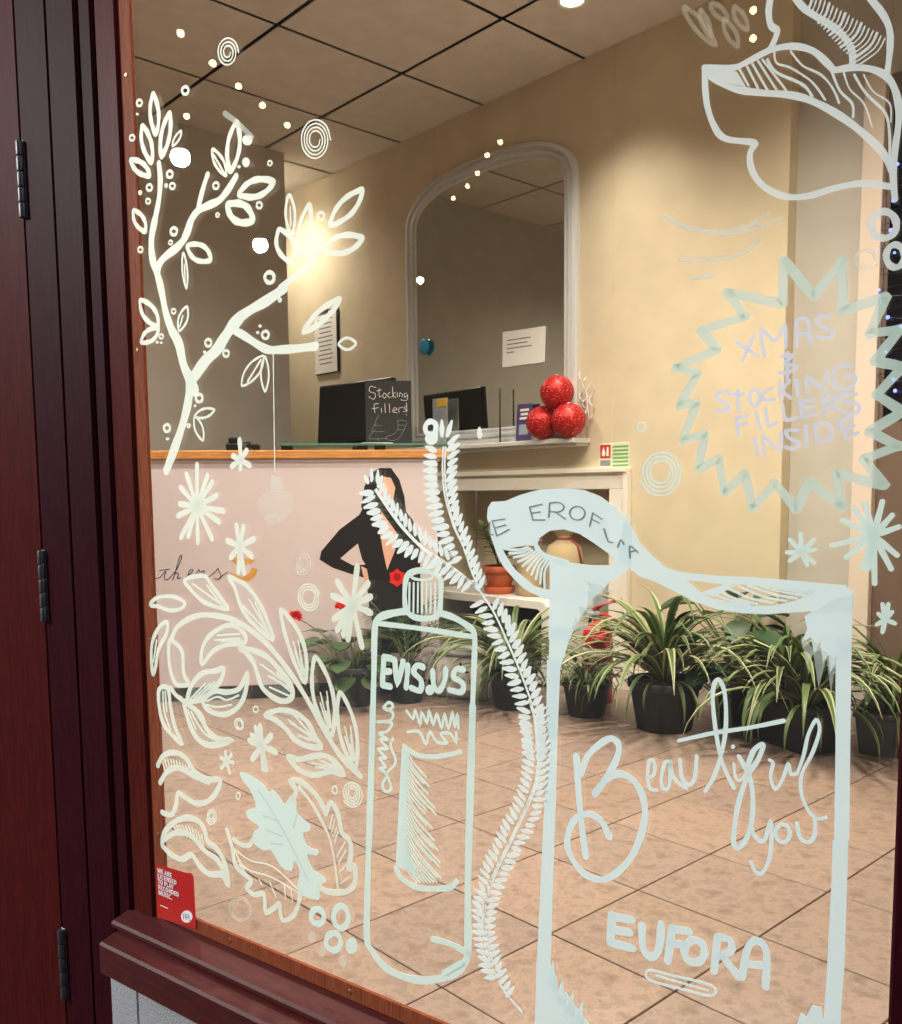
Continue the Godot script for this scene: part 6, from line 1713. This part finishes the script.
	line(d, "outline", "burst", 88, true, [10165,9175,10165,9232,10206,9179,10409,8911,10449,8859,10483,8899,10657,9099,10690,9137,10693,9074,10707,8752,10709,8689,10761,8701,11024,8760,11074,8771,11057,8729,10970,8508,10953,8464,10988,8464,11166,8465,11200,8465,11173,8429,11029,8244,11001,8208,11035,8198,11205,8149,11237,8139,11209,8107,11059,7939,11030,7905,11061,7881,11221,7760,11251,7737,11213,7715,11016,7600,10976,7577,11011,7557,11189,7456,11223,7437,11184,7421,10977,7338,10936,7321,10962,7287,11093,7114,11118,7080,11060,7096,10759,7180,10699,7197,10707,7152,10750,6924,10758,6880,10716,6914,10497,7092,10454,7127,10439,7090,10362,6896,10347,6858,10317,6893,10160,7078,10129,7114,10100,7079,9950,6898,9920,6863,9908,6913,9846,7170,9834,7220,9807,7193,9663,7054,9635,7026,9625,7073,9574,7314,9564,7361,9535,7349,9385,7284,9355,7272,9363,7321,9407,7571,9415,7619,9383,7612,9215,7578,9182,7572,9201,7624,9301,7889,9320,7940,9295,7938,9162,7928,9136,7926,9162,7969,9299,8187,9325,8229,9293,8242,9128,8306,9096,8318,9158,8339,9470,8440,9530,8459,9505,8488,9376,8635,9350,8664,9415,8676,9739,8738,9801,8749,9776,8785,9649,8968,9624,9004,9701,8978,10088,8848,10161,8824,10162,8881])
	line(d, "letter", "lavender", 38, false, [9723,8509,9941,8350])
	line(d, ">stroke", "lavender", 38, false, [9890,8555,9784,8319])
	line(d, "letter", "lavender", 37, false, [10005,8344,9963,8601,10101,8487,10187,8620,10201,8415])
	line(d, "letter", "lavender", 36, false, [10307,8413,10301,8643,10396,8640,10432,8418])
	line(d, ">stroke", "lavender", 36, false, [10304,8528,10408,8517])
	line(d, "letter", "lavender", 35, false, [10600,8651,10515,8678,10474,8631,10535,8572,10620,8519,10605,8461,10495,8481])
	line(d, "letter", "lavender", 37, false, [10159,8330,10265,8329,10196,8255,10303,8228,10234,8171,10154,8178])
	line(d, ">stroke", "lavender", 37, false, [10220,8360,10228,8074])
	line(d, "letter", "lavender", 39, false, [9648,8026,9551,8033,9537,7978,9641,7905,9651,7843,9535,7850])
	line(d, "letter", "lavender", 39, false, [9743,8047,9761,7824])
	line(d, ">stroke", "lavender", 39, false, [9677,7996,9810,7996])
	line(d, "letter", "lavender", 38, false, [10085,8031,10008,8000,9997,7928,10106,7921])
	line(d, "letter", "lavender", 37, false, [10156,8097,10169,7926])
	line(d, ">stroke", "lavender", 37, false, [10245,8090,10185,8005,10258,7929])
	line(d, "letter", "lavender", 37, false, [10307,8094,10328,7942])
	line(d, "letter", "lavender", 36, false, [10415,7971,10411,8113,10551,7996,10592,8150])
	line(d, "letter", "lavender", 35, false, [10796,8184,10697,8193,10641,8111,10669,8005,10769,7980,10841,8043,10831,8096,10749,8094])
	line(d, "letter", "lavender", 39, false, [9739,7769,9762,7600])
	line(d, ">stroke", "lavender", 38, false, [9739,7769,9852,7781])
	line(d, ">stroke", "lavender", 39, false, [9750,7694,9844,7708])
	line(d, "letter", "lavender", 38, false, [9935,7804,9976,7655])
	line(d, "letter", "lavender", 38, false, [10026,7844,10058,7678,10148,7701])
	line(d, "letter", "lavender", 37, false, [10188,7870,10219,7724,10325,7745])
	line(d, "letter", "lavender", 37, false, [10347,7896,10377,7743])
	line(d, ">stroke", "lavender", 36, false, [10347,7887,10477,7905])
	line(d, ">stroke", "lavender", 36, false, [10363,7824,10470,7835])
	line(d, ">stroke", "lavender", 36, false, [10377,7743,10498,7762])
	line(d, "letter", "lavender", 36, false, [10553,7926,10584,7757])
	line(d, ">stroke", "lavender", 35, false, [10553,7926,10646,7928,10673,7874,10573,7837])
	line(d, ">stroke", "lavender", 35, false, [10623,7843,10709,7776])
	line(d, "letter", "lavender", 35, false, [10853,7922,10738,7930,10731,7870,10872,7827,10867,7750,10760,7756])
	line(d, "letter", "lavender", 38, false, [9922,7556,9963,7398])
	line(d, "letter", "lavender", 37, false, [10027,7405,10014,7571,10173,7428,10177,7600])
	line(d, "letter", "lavender", 37, false, [10337,7620,10231,7616,10250,7552,10349,7493,10306,7441,10226,7462])
	line(d, "letter", "lavender", 37, false, [10406,7652,10425,7464])
	line(d, "letter", "lavender", 36, false, [10492,7674,10514,7505])
	line(d, ">stroke", "lavender", 36, false, [10492,7674,10595,7669,10647,7605,10633,7526,10514,7496])
	line(d, "letter", "lavender", 35, false, [10703,7689,10775,7520])
	line(d, ">stroke", "lavender", 35, false, [10703,7689,10819,7709])
	line(d, ">stroke", "lavender", 35, false, [10739,7600,10846,7630])
	line(d, ">stroke", "lavender", 35, false, [10775,7520,10881,7568])
	line(d, "letter", "lavender", 38, true, [9969,7948,9960,7904,9935,7877,9903,7880,9876,7909,9865,7955,9874,8000,9899,8026,9931,8024,9958,7994])
	d = drawing("painted_poinsettia", "large painted poinsettia petals with hatched veins, top right corner", "window painting", "", 10235, 9608)
	line(d, "outline", "petal", 58, false, [9341,11210,9625,11127,9784,11148,9984,11189,10180,11172,10372,11080,10500,10942,10568,10852])
	line(d, "outline", "petal", 58, false, [10568,10852,10746,10830,10925,10756,11044,10645,11112,10469,11129,10267,11097,9914,11121,9608])
	line(d, "outline", "petal", 62, false, [9346,11198,9463,11061,9675,10918,9904,10827,10191,10733,10406,10616,10638,10435,10844,10233,11007,10035,11089,9866])
	line(d, "outline", "petal", 59, false, [9346,11202,9371,10885,9447,10644,9568,10483,9851,10380,9817,10296,9834,10139,9946,9963,10149,9826,10366,9784,10616,9809,10858,9802,11075,9728])
	line(d, "outline", "petal", 59, false, [9983,11684,9965,11543,9990,11409,10050,11339,9995,11207])
	line(d, "outline", "petal", 57, false, [10189,11619,10299,11462,10469,11308,10616,11164,10717,10994,10726,10840])
	line(d, "outline", "petal", 54, false, [10835,11417,10967,11219,11029,11063,11036,10884,11019,10691])
	line(d, "vein", "petal", 26, false, [10369,11573,10346,11488,10320,11445])
	line(d, "vein", "petal", 14, false, [10405,11541,10380,11455,10346,11410])
	line(d, "vein", "petal", 14, false, [10441,11508,10414,11422,10372,11376])
	line(d, "vein", "petal", 14, false, [10476,11476,10447,11390,10398,11342])
	line(d, "vein", "petal", 26, false, [10512,11443,10481,11357,10424,11307])
	line(d, "vein", "petal", 14, false, [10547,11411,10514,11324,10449,11273])
	line(d, "vein", "petal", 14, false, [10582,11379,10547,11292,10475,11239])
	line(d, "vein", "petal", 14, false, [10618,11347,10580,11260,10500,11205])
	line(d, "vein", "petal", 26, false, [10652,11315,10613,11227,10526,11171])
	line(d, "vein", "petal", 14, false, [10687,11284,10646,11195,10551,11137])
	line(d, "vein", "petal", 14, false, [10722,11252,10679,11163,10576,11103])
	line(d, "vein", "petal", 14, false, [10756,11221,10711,11132,10601,11070])
	line(d, "vein", "petal", 26, false, [10791,11189,10743,11100,10626,11036])
	line(d, "vein", "petal", 14, false, [10825,11158,10776,11068,10651,11003])
	line(d, "vein", "petal", 14, false, [10859,11127,10808,11037,10676,10969])
	line(d, "vein", "petal", 13, false, [10893,11097,10840,11006,10701,10936])
	line(d, "vein", "petal", 25, false, [10926,11066,10872,10975,10726,10903])
	line(d, "vein", "petal", 13, false, [10960,11035,10903,10943,10751,10870])
	line(d, "vein", "petal", 13, false, [10993,11005,10935,10913,10775,10837])
	line(d, "vein", "petal", 18, false, [10029,11155,10053,11054,10185,10976,10380,10799,10500,10613])
	line(d, "vein", "petal", 25, false, [9964,11110,10055,10969,10296,10800,10384,10673])
	line(d, "vein", "petal", 18, false, [10181,11123,10291,10968,10462,10839,10569,10688,10624,10551])
	line(d, "vein", "petal", 22, false, [10555,10835,10631,10652,10736,10523,10749,10398])
	line(d, "vein", "petal", 14, false, [10657,10808,10712,10651,10835,10498,10911,10278])
	line(d, "vein", "petal", 22, false, [10748,10763,10853,10575,11015,10374,11059,10183,11066,10002])
	line(d, "vein", "petal", 13, false, [10828,10742,10911,10580,11050,10445,11066,10282])
	line(d, "vein", "petal", 19, false, [9694,11104,9789,10921])
	line(d, "vein", "petal", 19, false, [9762,11116,9880,10876])
	line(d, "vein", "petal", 19, false, [9819,11118,9971,10831])
	line(d, "vein", "petal", 18, false, [9875,11124,10059,10809])
	line(d, "vein", "petal", 18, false, [9919,11122,10147,10786])
	fill(d, "shading", "petal", [9389,11173,9672,11082,9767,10912,9557,11014])
	d = drawing("painted_berry_ring", "thick painted berry ring below the poinsettia stem", "window painting", "painted berry rings", 11037, 9288)
	line(d, "berry", "petal", 60, true, [11142,9387,11115,9310,11041,9288,10965,9335,10931,9424,10960,9501,11034,9522,11109,9474])
	d = drawing("painted_berry_ring", "painted berry ring cut by the right window edge", "window painting", "painted berry rings", 11140, 9018)
	line(d, "berry", "petal", 55, true, [11215,9106,11196,9039,11144,9018,11091,9055,11066,9129,11086,9196,11137,9217,11191,9179])
	d = drawing("painted_berry_ring", "faint loop left of the painted berry rings", "window painting", "painted berry rings", 10898, 9043)
	line(d, "berry", "wash", 35, true, [10983,9113,10960,9058,10901,9043,10840,9076,10812,9139,10836,9195,10896,9209,10957,9175])
	d = drawing("painted_strokes", "pale curved brush strokes left of the starburst", "window painting", "", 9530, 9193)
	line(d, "stroke", "faint", 47, false, [8935,9865,9189,9704,9538,9601,9804,9612,9996,9688])
	line(d, "stroke", "faint", 38, false, [9504,9578,9838,9565,10124,9618])
	line(d, "stroke", "faint", 44, false, [9123,9400,9509,9341,9777,9363,9921,9466])
	line(d, "stroke", "faint", 50, false, [9251,9199,9478,9193])
	d = drawing("painted_faint_leaves", "faint ghostly painted leaves high above the arched mirror side", "window painting", "", 9443, 11309)
	line(d, "leaf", "ghost", 39, true, [9120,11846,9140,11781,9185,11691,9246,11595,9319,11507,9394,11432,9453,11388,9433,11451,9390,11540,9330,11635,9257,11724,9181,11800])
	line(d, "leaf", "ghost", 38, true, [9532,11597,9530,11559,9541,11503,9564,11444,9599,11388,9640,11339,9676,11309,9678,11347,9668,11402,9645,11461,9610,11517,9569,11566])
	line(d, "leaf", "ghost", 38, true, [9395,11793,9400,11759,9418,11713,9448,11669,9487,11631,9530,11602,9565,11587,9560,11622,9542,11666,9513,11710,9474,11749,9431,11778])
	line(d, "leaf", "ghost", 39, true, [9294,11762,9292,11727,9299,11676,9316,11619,9342,11563,9373,11513,9401,11480,9403,11515,9396,11566,9379,11623,9353,11679,9322,11729])
	line(d, "leaf", "ghost", 38, true, [9629,11691,9627,11656,9636,11606,9657,11554,9690,11504,9730,11462,9764,11437,9766,11472,9757,11521,9736,11573,9703,11622,9664,11664])

func _ready() -> void:
	# camera
	var cam := Camera3D.new()
	cam.name = "camera"
	cam.projection = Camera3D.PROJECTION_FRUSTUM
	cam.near = 0.05
	cam.far = 100.0
	cam.size = 0.05 * 1024.0 / 910.477
	cam.frustum_offset = Vector2(0, 0.05 * 68.892 / 910.477)
	cam.position = Vector3(1.195397, 0.905180, 1.354688)
	cam.rotation = Vector3(-0.096597, 0.832588, -0.009502)
	add_child(cam)
	cam.current = true
	# sky and exposure
	var env := Environment.new()
	env.background_mode = Environment.BG_SKY
	var sky := Sky.new()
	var sm := ProceduralSkyMaterial.new()
	sm.sky_top_color = srgb(160, 164, 176)
	sm.sky_horizon_color = srgb(134, 134, 142)
	sm.ground_bottom_color = srgb(60, 58, 62)
	sm.ground_horizon_color = srgb(110, 110, 118)
	sm.sky_energy_multiplier = 1.6
	sm.ground_energy_multiplier = 1.0
	sky.sky_material = sm
	env.sky = sky
	env.tonemap_mode = Environment.TONE_MAPPER_LINEAR
	env.tonemap_exposure = 1.0
	env.sdfgi_enabled = true
	env.ssao_enabled = true
	env.ssil_enabled = true
	var we := WorldEnvironment.new()
	we.name = "environment"
	we.environment = env
	add_child(we)
	rng.seed = 12
	make_materials()
	build_shell()
	build_front()
	# the room's lamps
	downlight(-1.285, -1.58, 3.4, "recessed ceiling downlight nearest the arched mirror", 50.0)
	downlight(-0.35, -1.05, 6.0, "recessed ceiling downlight over the spider plants", 68.0)
	downlight(-0.75, -0.2, 6.4, "recessed ceiling downlight over the open tiled floor", 70.0)
	downlight(0.4, -0.35, 5.2, "recessed ceiling downlight close behind the window", 72.0)
	downlight(-2.0, 0.1, 7.4, "recessed ceiling downlight before the reception counter", 76.0)
	downlight(-3.8, -1.66, 2.3, "recessed ceiling downlight in the corner behind the left wall", 74.0)
	build_counter()
	build_wall_things()
	build_hearth_things()
	build_plants()
	build_sticker()
	build_paintings()
	build_lights_outside()
